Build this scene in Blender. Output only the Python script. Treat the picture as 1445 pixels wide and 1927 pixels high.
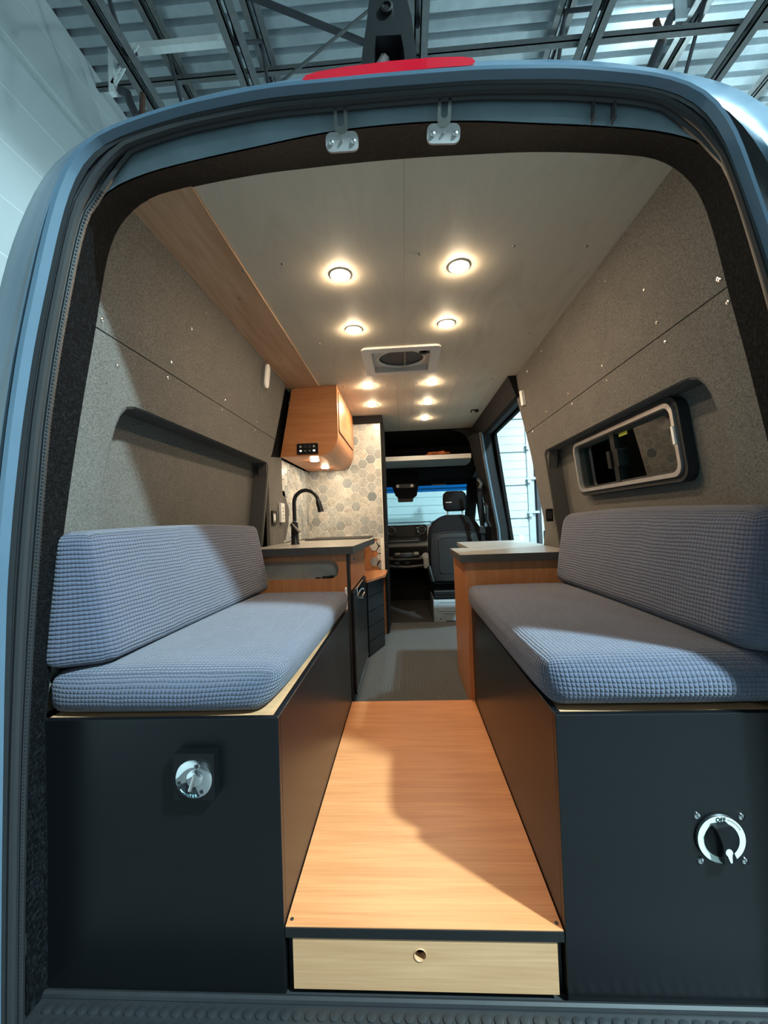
import bpy, bmesh, math, random
from mathutils import Vector, Matrix
random.seed(7)
sc = bpy.context.scene
C = sc.collection
for o in list(bpy.data.objects): bpy.data.objects.remove(o)

# ------------------------------------------------------------------ camera
YAW, PITCH, ROLL = math.radians(-2.9875), math.radians(1.4438), math.radians(-2.0611)
r = Vector((math.cos(YAW), -math.sin(YAW), 0)); fw = Vector((math.sin(YAW), math.cos(YAW), 0)); up = Vector((0, 0, 1))
fw, up = fw*math.cos(PITCH)+up*math.sin(PITCH), up*math.cos(PITCH)-fw*math.sin(PITCH)
r, up = r*math.cos(ROLL)+up*math.sin(ROLL), up*math.cos(ROLL)-r*math.sin(ROLL)
cd = bpy.data.cameras.new('camera'); cam = bpy.data.objects.new('camera', cd); C.objects.link(cam)
cam.matrix_world = Matrix(((r.x, up.x, -fw.x, -.0026), (r.y, up.y, -fw.y, -.885), (r.z, up.z, -fw.z, .9932), (0, 0, 0, 1)))
cd.sensor_fit = 'HORIZONTAL'; cd.sensor_width = 36; cd.lens = 770/1445*36; cd.clip_start = .02
sc.camera = cam

# ------------------------------------------------------------------ world, exposure, garage lamps (positions)
w = bpy.data.worlds.new('world'); sc.world = w; w.use_nodes = True
w.node_tree.nodes['Background'].inputs[0].default_value = (.55, .75, 1, 1)
w.node_tree.nodes['Background'].inputs[1].default_value = .02
sc.view_settings.view_transform = 'Standard'; sc.view_settings.look = 'None'
sc.view_settings.gamma = 1; sc.view_settings.use_curve_mapping = False
sc.view_settings.exposure = 0.3
LAMP_COL = (.60, .90, 1.0)
LED_COL = (1.0, .77, .52)
LAMPS = [((3.0, -2.2, 4.6), 1020, .26), ((2.7, 3.3, 4.6), 700, .26), ((3.0, -7.0, 4.6), 120, .26)]
LED_POWER = 400.0

# ------------------------------------------------------------------ node helpers
class NT:
    def __init__(s, name):
        s.m = bpy.data.materials.new(name); s.m.use_nodes = True
        s.t = s.m.node_tree; s.b = s.t.nodes['Principled BSDF']
        s._tc = None
    def n(s, typ, ins=None, **kw):
        nd = s.t.nodes.new(typ)
        for k, v in kw.items(): setattr(nd, k, v)
        for k, v in (ins or {}).items(): s.set(nd, k, v)
        return nd
    def set(s, nd, k, v):
        i = nd.inputs[k]
        if isinstance(v, bpy.types.NodeSocket): s.t.links.new(v, i)
        elif isinstance(v, (tuple, list)) and len(v) == 3 and i.type == 'RGBA': i.default_value = (*v, 1)
        else: i.default_value = v
    def P(s, **kw):
        for k, v in kw.items(): s.set(s.b, k.replace('_', ' '), v)
        return s
    def co(s, scale=(1, 1, 1), kind='Object', rot=(0, 0, 0)):
        if not s._tc: s._tc = s.n('ShaderNodeTexCoord')
        return s.n('ShaderNodeMapping', {'Vector': s._tc.outputs[kind], 'Scale': scale, 'Rotation': rot}).outputs[0]
    def noise(s, co, scale, detail=3, rough=.55, dist=0):
        return s.n('ShaderNodeTexNoise', {'Vector': co, 'Scale': scale, 'Detail': detail, 'Roughness': rough, 'Distortion': dist}).outputs[0]
    def ramp(s, f, stops):
        nd = s.n('ShaderNodeValToRGB', {'Fac': f}); e = nd.color_ramp.elements
        while len(e) < len(stops): e.new(.5)
        for i, (p, c) in enumerate(stops):
            e[i].position = p; e[i].color = (*c, 1) if len(c) == 3 else c
        return nd.outputs[0]
    def mix(s, f, a, b, mode='MIX'):
        nd = s.n('ShaderNodeMix', data_type='RGBA', blend_type=mode)
        s.set(nd, 0, f); s.set(nd, 6, a if isinstance(a, bpy.types.NodeSocket) else (*a, 1)); s.set(nd, 7, b if isinstance(b, bpy.types.NodeSocket) else (*b, 1))
        return nd.outputs[2]
    def math(s, op, a, b=0, c=None):
        nd = s.n('ShaderNodeMath', operation=op); s.set(nd, 0, a); s.set(nd, 1, b)
        if c is not None: s.set(nd, 2, c)
        return nd.outputs[0]
    def sep(s, v):
        return s.n('ShaderNodeSeparateXYZ', {'Vector': v}).outputs
    def bump(s, h, strength=.3, dist=.002):
        s.set(s.b, 'Normal', s.n('ShaderNodeBump', {'Height': h, 'Strength': strength, 'Distance': dist}).outputs[0]); return s

M = {}
def simple(key, col, rough=.5, metal=0., spec=.5, coat=0., var=.12, vs=30, bs=0, bd=.001):
    t = NT(key); f = t.noise(t.co(), vs, 4)
    a = tuple(c*(1-var) for c in col); b = tuple(min(1, c*(1+var)) for c in col)
    t.P(Base_Color=t.mix(f, a, b), Roughness=rough, Metallic=metal, Coat_Weight=coat)
    t.b.inputs['Specular IOR Level'].default_value = spec
    if bs: t.bump(t.noise(t.co(), vs*6, 3), bs, bd)
    M[key] = t.m; return t

def wood(key, c0, c1, axis, rough=.42, freq=1.0, coat=.1):
    # fine laminate grain, stretched along `axis`
    t = NT(key); s = [9*freq]*3; s[axis] = .55
    s2 = [60*freq]*3; s2[axis] = 1.4
    big = t.noise(t.co(tuple(s)), 2.2, 4, .6, 1.2)
    fine = t.noise(t.co(tuple(s2)), 3.0, 3, .6, .4)
    f = t.math('ADD', t.math('MULTIPLY', big, .62), t.math('MULTIPLY', fine, .42))
    t.P(Base_Color=t.ramp(f, [(.30, c0), (.48, tuple((a+b)/2 for a, b in zip(c0, c1))), (.62, c1), (.78, tuple(a*.6+b*.4 for a, b in zip(c0, c1)))]), Roughness=rough, Coat_Weight=coat, Coat_Roughness=.3)
    t.bump(fine, .06, .0006); M[key] = t.m; return t

for ax, k in ((0, 'x'), (1, 'y'), (2, 'z')):
    wood('wood_'+k, (.37, .135, .045), (.55, .230, .090), ax)
wood('wood_pale', (.46, .225, .105), (.60, .335, .175), 0)
wood('board_ply', (.42, .235, .13), (.60, .39, .245), 1, .6, .35, 0)

def ply():
    t = NT('ceiling_ply'); a = t.noise(t.co((3, .8, 3)), 2.0, 5, .6, 1.5); b = t.noise(t.co(), 1.7, 3); c = t.noise(t.co((90, 3, 90)), 2, 2)
    base = t.ramp(a, [(.3, (.52, .465, .365)), (.5, (.62, .56, .45)), (.7, (.57, .52, .415))])
    base = t.mix(t.math('MULTIPLY', b, .35), base, (.47, .40, .30))
    t.P(Base_Color=t.mix(t.math('MULTIPLY', c, .10), base, (.36, .32, .25)), Roughness=.62); t.bump(c, .05, .0005)
    M['ceiling_ply'] = t.m
ply()

def tweed(key, c0, c1, sc_=400, bs=.6, sheen=.06, lo=.36, hi=.64):
    t = NT(key); co = t.co()
    a = t.noise(t.co((.35, .35, 1.6)), sc_, 2, .7); b = t.noise(t.co((1.6, 1.6, .35)), sc_, 2, .7); g = t.noise(co, 9, 4)
    f = t.math('MULTIPLY', t.math('ADD', a, b), .5)
    col = t.ramp(f, [(lo, c0), (hi, c1)])
    t.P(Base_Color=t.mix(t.math('MULTIPLY', g, .35), col, tuple(x*.75 for x in c0)), Roughness=.95)
    t.b.inputs['Specular IOR Level'].default_value = .1; t.b.inputs['Sheen Weight'].default_value = sheen
    t.bump(f, bs, .0012); M[key] = t.m
tweed('tweed', (.048, .044, .039), (.205, .190, .170))
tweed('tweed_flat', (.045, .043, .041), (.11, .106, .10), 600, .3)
tweed('black_carpet', (.0003, .0004, .0005), (.021, .025, .031), 200, 1.0, 0, .47, .74)

def floor_carpet():
    t = NT('floor_carpet'); x, y, z = t.sep(t.co())
    rib = t.math('ABSOLUTE', t.math('SINE', t.math('MULTIPLY', x, 330)))
    n = t.noise(t.co((1, .5, 1)), 420, 2, .7); f = t.math('ADD', t.math('MULTIPLY', rib, .45), t.math('MULTIPLY', n, .6))
    t.P(Base_Color=t.ramp(f, [(.25, (.014, .0145, .0145)), (.8, (.105, .108, .108))]), Roughness=1.0)
    t.b.inputs['Specular IOR Level'].default_value = .1
    t.bump(f, .8, .002); M['floor_carpet'] = t.m
floor_carpet()

def waffle(key, col, cu, cv, wu):
    t = NT(key); u, v, _ = t.sep(t.co(kind='UV'))
    wob = t.math('MULTIPLY', t.math('SUBTRACT', t.noise(t.co((1, 1, 1), 'UV'), 7, 2), .5), .012)
    su = t.math('ABSOLUTE', t.math('SINE', t.math('MULTIPLY', t.math('ADD', u, wob), math.pi/cu)))
    sv = t.math('ABSOLUTE', t.math('SINE', t.math('MULTIPLY', t.math('ADD', v, wob), math.pi/cv)))
    su = t.math('POWER', su, .45); sv = t.math('POWER', sv, .45)
    h = t.math('ADD', t.math('MULTIPLY', su, wu), t.math('MULTIPLY', sv, 1-wu))
    n = t.noise(t.co(), 700, 2, .7); g = t.noise(t.co(), 6, 3)
    c = t.mix(g, tuple(x*.85 for x in col), tuple(x*1.12 for x in col))
    c = t.mix(t.math('MULTIPLY', n, .4), c, tuple(x*.6 for x in col))
    t.P(Base_Color=c, Roughness=.9); t.b.inputs['Specular IOR Level'].default_value = .2; t.b.inputs['Sheen Weight'].default_value = .25
    t.bump(t.math('ADD', h, t.math('MULTIPLY', n, .08)), 1.0, .0062); M[key] = t.m
waffle('waffle', (.088, .096, .140), .0098, .0098, .5)
waffle('waffle_rib', (.088, .096, .140), .0105, .0100, .22)

simple('black_laminate', (.0032, .0037, .0046), .33, spec=.43, vs=8)
simple('black_edge', (.006, .0065, .007), .5)
simple('counter', (.25, .24, .22), .34, var=.3, vs=60, bs=.05)
simple('counter_edge', (.045, .045, .045), .5, var=.3, vs=60)
simple('paint_blue', (.070, .118, .165), .30, coat=.5, var=.1, vs=14)
simple('paint_strip', (.15, .20, .225), .36, coat=.3, var=.35, vs=12)
simple('rubber', (.016, .0165, .018), .48, var=.25, vs=20)
simple('rubber_matte', (.014, .015, .016), .7)
simple('black_plastic', (.0045, .0048, .0055), .42, spec=.3)
simple('dark_trim', (.0075, .0075, .008), .85, var=.25, spec=.2)
simple('seat_fabric', (.0055, .006, .007), .8, spec=.10, var=.2, vs=200, bs=.15)
simple('seat_panel', (.0042, .0047, .0056), .55, spec=.18)
simple('steel', (.62, .61, .58), .28, 1.0)
simple('brushed', (.46, .44, .43), .45, .75, var=.15)
simple('chrome', (.82, .84, .85), .06, 1.0, var=.03)
simple('white_plastic', (.74, .72, .68), .4, var=.05)
simple('vent_tray', (.60, .58, .55), .5, var=.12)
simple('grey_paint', (.20, .235, .26), .4, coat=.3)
simple('dash_silver', (.42, .45, .46), .5, var=.08)
simple('brown_mat', (.018, .016, .014), .85, var=.4, vs=12)
simple('orange_cloth', (.48, .13, .04), .9, var=.3)
simple('faucet_black', (.009, .009, .0095), .35)
simple('grout', (.76, .75, .70), .7, var=.05)
simple('red_lens', (.40, .003, .014), .12, coat=1.0, var=.05)
simple('gar_concrete', (.10, .10, .10), .8, var=.2, vs=3)
simple('gar_white', (.60, .62, .62), .6, var=.04, vs=2)
simple('gar_seam', (.45, .49, .50), .7)
simple('gar_seam_light', (.90, .93, .93), .5)
simple('door_white', (.62, .68, .68), .5, var=.04, vs=3)
simple('galv', (.50, .54, .56), .42, .35, var=.22, vs=9)
simple('joist_steel', (.17, .17, .165), .55, .2, var=.3)
simple('joist_dark', (.045, .045, .05), .6, .1)
simple('rust', (.10, .045, .03), .8, var=.4)
simple('lead_white', (.85, .86, .83), .5)
simple('ink', (.012, .014, .016), .6)
simple('ink_blue', (.45, .75, .88), .6)
simple('switch_ring', (.66, .76, .70), .45, var=.04)
simple('yellow_tag', (.55, .50, .05), .6)
simple('tag_white', (.8, .8, .8), .6)
simple('mesh_screen', (.10, .10, .095), .7, var=.3, vs=80)

def emit(key, col, st):
    t = NT(key); t.P(Base_Color=(1, 1, 1), Emission_Color=col, Emission_Strength=st); M[key] = t.m
emit('led', LED_COL, LED_POWER); emit('led_soft', LED_COL, LED_POWER*.5); emit('lamp_lens', LAMP_COL, 18)
emit('button_glow', (.75, .85, 1.0), 2.2)

def glass(key, col, tint):
    t = NT(key); t.P(Base_Color=col, Roughness=.02, Transmission_Weight=1.0, IOR=1.45)
    g = t.n('ShaderNodeBsdfGlossy', {'Color': (1, 1, 1), 'Roughness': .01}); tr = t.n('ShaderNodeBsdfTransparent', {'Color': tint})
    fr = t.n('ShaderNodeFresnel', {'IOR': 1.5}); mx = t.n('ShaderNodeMixShader', {0: fr.outputs[0], 1: tr.outputs[0], 2: g.outputs[0]})
    t.t.links.new(mx.outputs[0], t.t.nodes['Material Output'].inputs[0]); M[key] = t.m
glass('window_glass', (.1, .14, .13), (.24, .58, .55))
glass('windshield_glass', (.9, .97, .95), (.93, 1.0, 1.0))
glass('windshield_tint', (.1, .4, .7), (.06, .36, .62))
glass('clear_lens', (.9, .9, .9), (.75, .75, .72))

def marble():
    t = NT('marble_tile'); oi = t.n('ShaderNodeObjectInfo'); rnd = oi.outputs['Random']
    co = t.n('ShaderNodeVectorMath', {0: t.co(), 1: oi.outputs['Location']}, operation='ADD').outputs[0]
    v = t.noise(co, 26, 5, .65, 1.6)
    base = t.ramp(rnd, [(0, (.40, .43, .43)), (.25, (.58, .56, .50)), (.45, (.17, .215, .245)), (.6, (.50, .50, .47)), (.8, (.28, .32, .335)), (1, (.62, .59, .52))])
    t.P(Base_Color=t.mix(t.ramp(v, [(.45, (0, 0, 0)), (.68, (.8, .8, .8))]), base, (.24, .23, .20)), Roughness=.3); M['marble_tile'] = t.m
marble()

# ------------------------------------------------------------------ mesh helpers
class MB:
    def __init__(s): s.v, s.f, s.uv = [], [], None
    def add(s, v, f):
        k = len(s.v); s.v += [tuple(p) for p in v]; s.f += [tuple(i+k for i in q) for q in f]; return s
    def box(s, x0, x1, y0, y1, z0, z1, bev=0):
        if bev:
            bm = bmesh.new(); bmesh.ops.create_cube(bm, size=1)
            for v in bm.verts: v.co = ((x0+x1)/2+v.co.x*(x1-x0), (y0+y1)/2+v.co.y*(y1-y0), (z0+z1)/2+v.co.z*(z1-z0))
            bmesh.ops.bevel(bm, geom=bm.edges[:]+bm.verts[:], offset=bev, segments=2, affect='EDGES', profile=.5)
            return s.bm(bm)
        v = [(x, y, z) for x in (x0, x1) for y in (y0, y1) for z in (z0, z1)]
        return s.add(v, [(0, 1, 3, 2), (4, 6, 7, 5), (0, 4, 5, 1), (2, 3, 7, 6), (0, 2, 6, 4), (1, 5, 7, 3)])
    def bm(s, bm):
        bm.verts.index_update(); s.add([v.co[:] for v in bm.verts], [[v.index for v in f.verts] for f in bm.faces]); bm.free(); return s
    def prism(s, poly, axis, a, b):
        # poly: 2-D points on the other two axes (in x,y,z order); a, b may be functions of the 2-D point
        A = a if callable(a) else (lambda p: a); B = b if callable(b) else (lambda p: b)
        def pt(p, d):
            q = [p[0], p[1]]; q.insert(axis, d); return tuple(q)
        n = len(poly); v = [pt(p, A(p)) for p in poly]+[pt(p, B(p)) for p in poly]
        f = [tuple(range(n))[::-1], tuple(range(n, 2*n))]+[(i, (i+1) % n, n+(i+1) % n, n+i) for i in range(n)]
        return s.add(v, f)
    def tube(s, path, rad, n=8, cap=True, closed=False):
        P = [Vector(p) for p in path]; m = len(P); ref = None; rings = []
        for i, p in enumerate(P):
            a = P[(i-1) % m] if (closed or i > 0) else p; b = P[(i+1) % m] if (closed or i < m-1) else p
            t = (b-a).normalized()
            if ref is None: ref = t.orthogonal().normalized()
            ref = (ref-t*ref.dot(t)).normalized(); q = t.cross(ref)
            R = rad[i] if isinstance(rad, (list, tuple)) else rad
            rings.append([p+ref*math.cos(k*math.tau/n)*R+q*math.sin(k*math.tau/n)*R for k in range(n)])
        v = [p for R in rings for p in R]; f = []
        for i in range(m if closed else m-1):
            j = (i+1) % m
            for k in range(n): f.append((i*n+k, i*n+(k+1) % n, j*n+(k+1) % n, j*n+k))
        if cap and not closed: f += [tuple(range(n))[::-1], tuple((m-1)*n+k for k in range(n))]
        return s.add(v, f)
    def cyl(s, c, d, r0, r1=None, n=20):
        c = Vector(c); d = Vector(d); return s.tube([c, c+d], [r0, r0 if r1 is None else r1], n)
    def lathe(s, c, axis, prof, n=24):
        # prof: (radius, height along axis)
        a = Vector(axis).normalized(); u = a.orthogonal().normalized(); w_ = a.cross(u); c = Vector(c); v = []; f = []
        for (R, h) in prof:
            for k in range(n): v.append(c+a*h+u*math.cos(k*math.tau/n)*R+w_*math.sin(k*math.tau/n)*R)
        for i in range(len(prof)-1):
            for k in range(n): f.append((i*n+k, i*n+(k+1) % n, (i+1)*n+(k+1) % n, (i+1)*n+k))
        f += [tuple(range(n))[::-1], tuple((len(prof)-1)*n+k for k in range(n))]
        return s.add(v, f)
    def loft(s, curves):
        n = len(curves[0]); v = [p for c in curves for p in c]
        return s.add(v, [(i*n+k, i*n+k+1, (i+1)*n+k+1, (i+1)*n+k) for i in range(len(curves)-1) for k in range(n-1)])
    def ring(s, outer, inner, axis, a, b):
        # frame between two 2-D loops of equal length, extruded a..b along axis
        def pt(p, d):
            q = [p[0], p[1]]; q.insert(axis, d(p) if callable(d) else d); return tuple(q)
        n = len(outer); v = [pt(p, a) for p in outer]+[pt(p, a) for p in inner]+[pt(p, b) for p in outer]+[pt(p, b) for p in inner]; f = []
        for i in range(n):
            j = (i+1) % n
            f += [(i, j, n+j, n+i), (2*n+i, 3*n+i, 3*n+j, 2*n+j), (i, 2*n+i, 2*n+j, j), (n+i, n+j, 3*n+j, 3*n+i)]
        return s.add(v, f)
    def build(s, name, mat, parent=None, smooth=False, loc=None):
        me = bpy.data.meshes.new(name); me.from_pydata([tuple(p) for p in s.v], [], s.f); me.update()
        bm = bmesh.new(); bm.from_mesh(me); bmesh.ops.recalc_face_normals(bm, faces=bm.faces[:]); bm.to_mesh(me); bm.free()
        if s.uv:
            L = me.uv_layers.new(name='UVMap')
            for p in me.polygons:
                for li in p.loop_indices: L.data[li].uv = s.uv[me.loops[li].vertex_index]
        me.materials.append(M[mat])
        if smooth:
            me.polygons.foreach_set('use_smooth', [True]*len(me.polygons))
            if smooth != 'all': me.set_sharp_from_angle(angle=math.radians(38))
        return inst(name, me, parent, loc)
def inst(name, me, parent=None, loc=None, rot=None):
    o = bpy.data.objects.new(name, me); C.objects.link(o)
    if parent is not None:
        o.parent = parent; pl = origin_of(parent); o.matrix_parent_inverse = Matrix.Translation(-pl)
    if loc is not None: o.location = loc
    if rot is not None: o.rotation_euler = rot
    return o
def origin_of(o):
    # every parent in this scene is only translated, so its world origin is the sum of the chain
    return Vector(o.get('_org', (0, 0, 0)))
def thing(name, loc, label, cat, group=None):
    o = bpy.data.objects.new(name, None); C.objects.link(o); o.location = loc; o.empty_display_size = .05
    o['_org'] = list(loc); o['label'] = label; o['category'] = cat
    if group: o['group'] = group
    return o
def tag(o, label, cat, group=None):
    o['label'] = label; o['category'] = cat
    if group: o['group'] = group
    return o
def struct(name, loc=(0, 0, 0)):
    o = bpy.data.objects.new(name, None); C.objects.link(o); o.location = loc; o['_org'] = list(loc); o['kind'] = 'structure'; o.empty_display_size = .05
    return o
def smesh(mb, name, mat, **k):
    o = mb.build(name, mat, **k); o['kind'] = 'structure'; return o
def rrect(x0, x1, y0, y1, r, n=6):
    p = []
    for cx, cy, a0 in ((x1-r, y1-r, 0), (x0+r, y1-r, 90), (x0+r, y0+r, 180), (x1-r, y0+r, 270)):
        for k in range(n+1):
            a = math.radians(a0+90*k/n); p.append((cx+r*math.cos(a), cy+r*math.sin(a)))
    return p
def resample(P, n):
    P = [Vector(p) for p in P]; d = [0]
    for a, b in zip(P, P[1:]): d.append(d[-1]+(b-a).length)
    out = []; j = 0
    for i in range(n):
        t = d[-1]*i/(n-1)
        while j < len(P)-2 and d[j+1] < t: j += 1
        k = (t-d[j])/max(1e-9, d[j+1]-d[j]); out.append(P[j].lerp(P[j+1], min(1, max(0, k))))
    return out
def smoothc(P, it=2):
    P = [Vector(p) for p in P]
    for _ in range(it): P = [P[0]]+[(P[i-1]+P[i]*2+P[i+1])/4 for i in range(1, len(P)-1)]+[P[-1]]
    return P
def text_mb(s_, size, ext=.0005):
    cu = bpy.data.curves.new('lettering', 'FONT'); cu.body = s_; cu.size = size; cu.extrude = ext; cu.align_x = 'CENTER'; cu.align_y = 'CENTER'; cu.resolution_u = 3
    ob = bpy.data.objects.new('lettering', cu); C.objects.link(ob); bpy.context.view_layer.update()
    me = bpy.data.meshes.new_from_object(ob.evaluated_get(bpy.context.evaluated_depsgraph_get()))
    v = [q.co.copy() for q in me.vertices]; f = [tuple(p.vertices) for p in me.polygons]
    bpy.data.objects.remove(ob); bpy.data.curves.remove(cu); bpy.data.meshes.remove(me); return v, f
def rear_text(mb, s_, size, c, ang=0, ext=.0006):
    # lettering on a plane that faces the rear (-Y); ang turns it in that plane
    v, f = text_mb(s_, size, ext); ca, sa = math.cos(ang), math.sin(ang)
    mb.add([(c[0]+p.x*ca-p.y*sa, c[1]-p.z, c[2]+p.x*sa+p.y*ca) for p in v], f)
def cushion(name, mat, parent, fn, L, W_, H, rad, nx=46, ny=24, nz=9):
    # rounded block, parameters u in 0..L (y), v in 0..W, w in 0..H, mapped by fn to the scene; uv in metres
    bm = bmesh.new(); verts = {}; mb = MB(); mb.uv = []
    dims = (L, W_, H); ns = (nx, ny, nz)
    def rnd(p):
        q = []
        c = [min(max(p[i], rad), dims[i]-rad) for i in range(3)]
        d = Vector([p[i]-c[i] for i in range(3)])
        if d.length > 1e-9:
            m = max(abs(x) for x in d); d = d.normalized()*m
        return [c[i]+d[i] for i in range(3)]
    for ax in range(3):
        a, b = [i for i in range(3) if i != ax]
        for side in (0, 1):
            k = len(mb.v)
            for i in range(ns[a]+1):
                for j in range(ns[b]+1):
                    p = [0, 0, 0]; p[ax] = dims[ax]*side; p[a] = dims[a]*i/ns[a]; p[b] = dims[b]*j/ns[b]
                    mb.v.append(tuple(fn(*rnd(p))))
                    if ax == 0: uv = (p[1], p[2])
                    elif ax == 1: uv = (p[0], p[2])
                    else: uv = (p[0], p[1])
                    mb.uv.append(uv)
            for i in range(ns[a]):
                for j in range(ns[b]):
                    q = (k+i*(ns[b]+1)+j, k+(i+1)*(ns[b]+1)+j, k+(i+1)*(ns[b]+1)+j+1, k+i*(ns[b]+1)+j+1)
                    mb.f.append(q)
    bm.free()
    return mb.build(name, mat, parent, smooth='all')

ZC, ZF = 1.87, .09            # lined ceiling, carpeted floor of the living space
def wx(z): return .71+.115*(ZC-z)      # half width of the lined interior

# ================================================================== GARAGE
ZR, GX0, GX1, GY0, GY1, ZG = 5.2, -2.68, 7.5, -10.0, 6.0, -.68
smesh(MB().box(GX0-.1, GX1+.1, GY0-.1, GY1+.3, ZG-.1, ZG), 'floor_garage', 'gar_concrete')
wl = struct('wall_garage_left', (GX0, 0, ZG))
zz = ZG; k = 0
while zz < ZR-.05:                                         # horizontal insulated wall panels
    z1 = min(zz+.40, ZR); MB().box(GX0-.08, GX0, GY0, GY1, zz+.004, z1-.004).build('wall_panel', 'gar_white', wl)
    zz += .40
MB().box(GX0-.08, GX0-.0015, GY0, GY1, ZG, ZR).build('wall_backing', 'gar_seam_light', wl)
smesh(MB().box(GX1, GX1+.1, GY0, GY1, ZG, ZR), 'wall_garage_right', 'gar_white')
smesh(MB().box(GX0, GX1, GY0-.1, GY0, ZG, ZR), 'wall_garage_back', 'gar_concrete')
smesh(MB().box(GX0-.1, GX1+.1, GY1+.12, GY1+.3, ZG, ZR), 'wall_garage_front', 'gar_white')
# corrugated roof deck, ribs running across
g = struct('ceiling_garage', (0, 0, ZR))
cur = []; y = -4.0
prof = []
P_ = .138
while y < GY1+.12:
    prof += [(y, 0), (y+P_*.58, 0), (y+P_*.68, .05), (y+P_*.90, .05)]; y += P_
MB().loft([[(x, p[0], ZR+p[1]) for p in prof] for x in (GX0, GX1)]).build('deck_sheet', 'galv', g)
MB().box(GX0, GX1, GY0, -4.0, ZR, ZR+.05).build('deck_sheet', 'galv', g)
MB().box(GX0, GX1, GY0, GY1+.3, ZR+.12, ZR+.2).build('roof_board', 'joist_dark', g)
# open web joists along the length of the hall
def joist(x, lab, dark=False):
    t = thing('roof_joist', (x, 0, 4.42), lab, 'joist', 'open web steel roof joists')
    m = 'joist_steel'
    for nm, z in (('bottom_chord', 4.42), ('top_chord', 5.12)):
        mb = MB()
        for s_ in (-1, 1):
            mb.box(x+s_*.018, x+s_*.075, GY0, GY1, z, z+.012); mb.box(x+s_*.018, x+s_*.026, GY0, GY1, z, z+.06)
        mb.build(nm, m, t)
    y = -1.4; up_ = False
    while y < GY1-.6:
        z0, z1 = (5.13, 4.45) if up_ else (4.45, 5.13)
        MB().tube([(x, y, z0), (x, y+.55, z1)], .016, 6).build('web_bar', 'joist_dark', t); y += .55; up_ = not up_
for x, lab in ((-1.90, 'steel roof joist nearest the white wall at upper left'), (-1.08, 'steel roof joist crossing behind the end of the white strut'), (.21, 'steel roof joist directly behind the roof camera'),
               (1.46, 'steel roof joist right of the red brake light'), (2.57, 'steel roof joist beside the rusty hanger at right'), (3.62, 'rightmost steel roof joist above the van corner')):
    joist(x, lab)
for i, (y, z) in enumerate(((2.10, 4.47), (2.62, 5.06), (3.4, 4.47))):
    xa = (-.1, GX0, -1.95)[i]
    tag(MB().box(xa, GX1, y, y+.045, z, z+.006).box(xa, GX1, y, y+.006, z, z+.045).build('bridging_bar', 'joist_steel'), ('long angle bar running across under the joists', 'angle bar running across high against the deck', 'far angle bar tying the joists together')[i], 'bar')
tag(MB().tube([(-1.08, 1.95, 4.90), (.21, 2.52, 4.90)], .024, 6).build('brace_rod', 'joist_dark'), 'thick dark diagonal brace falling towards the roof camera', 'brace')
tag(MB().tube([(-1.08, 2.54, 4.76), (.21, 1.92, 4.86)], .012, 6).build('brace_rod', 'joist_steel'), 'thin diagonal brace rising towards the roof camera', 'brace')
# strut channel with perforated strap and pipe hanger at upper left
t = thing('strut_bracket', (-2.2, 1.95, 4.2), 'white strut channel bracket with perforated strap on the upper left wall', 'bracket')
MB().box(-2.08, -1.12, 1.98, 2.03, 4.585, 4.635).build('strut_arm', 'lead_white', t)
mb = MB()
a, b = Vector((-1.865, 1.96, 4.60)), Vector((-2.045, 1.96, 4.31)); d = (b-a).normalized(); q = Vector((0, 1, 0)); s_ = d.cross(q)
n = 11
for i in range(n):
    p0 = a+(b-a)*i/n; p1 = a+(b-a)*(i+.55)/n; p2 = a+(b-a)*(i+1)/n
    for (u0, u1, w0, w1) in ((p0, p2, -.026, -.009), (p0, p2, .009, .026), (p1, p2, -.009, .009)):
        pts = [u0+s_*w0, u1+s_*w0, u1+s_*w1, u0+s_*w1]; mb.add([x for x in pts]+[x+q*.006 for x in pts], [(0, 1, 2, 3), (4, 7, 6, 5), (0, 4, 5, 1), (1, 5, 6, 2), (2, 6, 7, 3), (3, 7, 4, 0)])
mb.build('perforated_strap', 'lead_white', t)
MB().box(-2.08, -2.04, 1.96, 2.0, 4.25, 4.62).build('wall_channel', 'lead_white', t)
t = thing('pipe_hanger', (-2.15, 2.1, 3.75), 'black and rusty pipe hanger hook above the left van corner', 'hanger')
MB().tube([(-2.02, 2.0, 4.30), (-1.96, 2.0, 4.27), (-1.945, 2.0, 4.20), (-1.89, 2.0, 4.08)], .028, 8).build('hook', 'joist_dark', t, smooth=True)
MB().tube([(-1.863, 2.03, 4.29), (-1.878, 2.03, 4.08)], .020, 8).build('rusty_rod', 'rust', t, smooth=True)
t = thing('pipe_hanger', (2.0, 2.1, 4.2), 'pipe hanger with rusty rod and steel clip above the right roof edge', 'hanger')
MB().tube([(2.28, 2.3, 4.92), (2.19, 2.3, 4.82), (2.10, 2.3, 4.62), (2.0, 2.3, 4.40)], .030, 8).build('hook', 'joist_dark', t, smooth=True)
MB().tube([(2.06, 2.28, 4.77), (2.105, 2.28, 4.60)], .024, 8).build('rusty_rod', 'rust', t, smooth=True)
MB().box(2.20, 2.29, 2.27, 2.29, 4.76, 5.0).build('steel_clip', 'galv', t)
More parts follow.
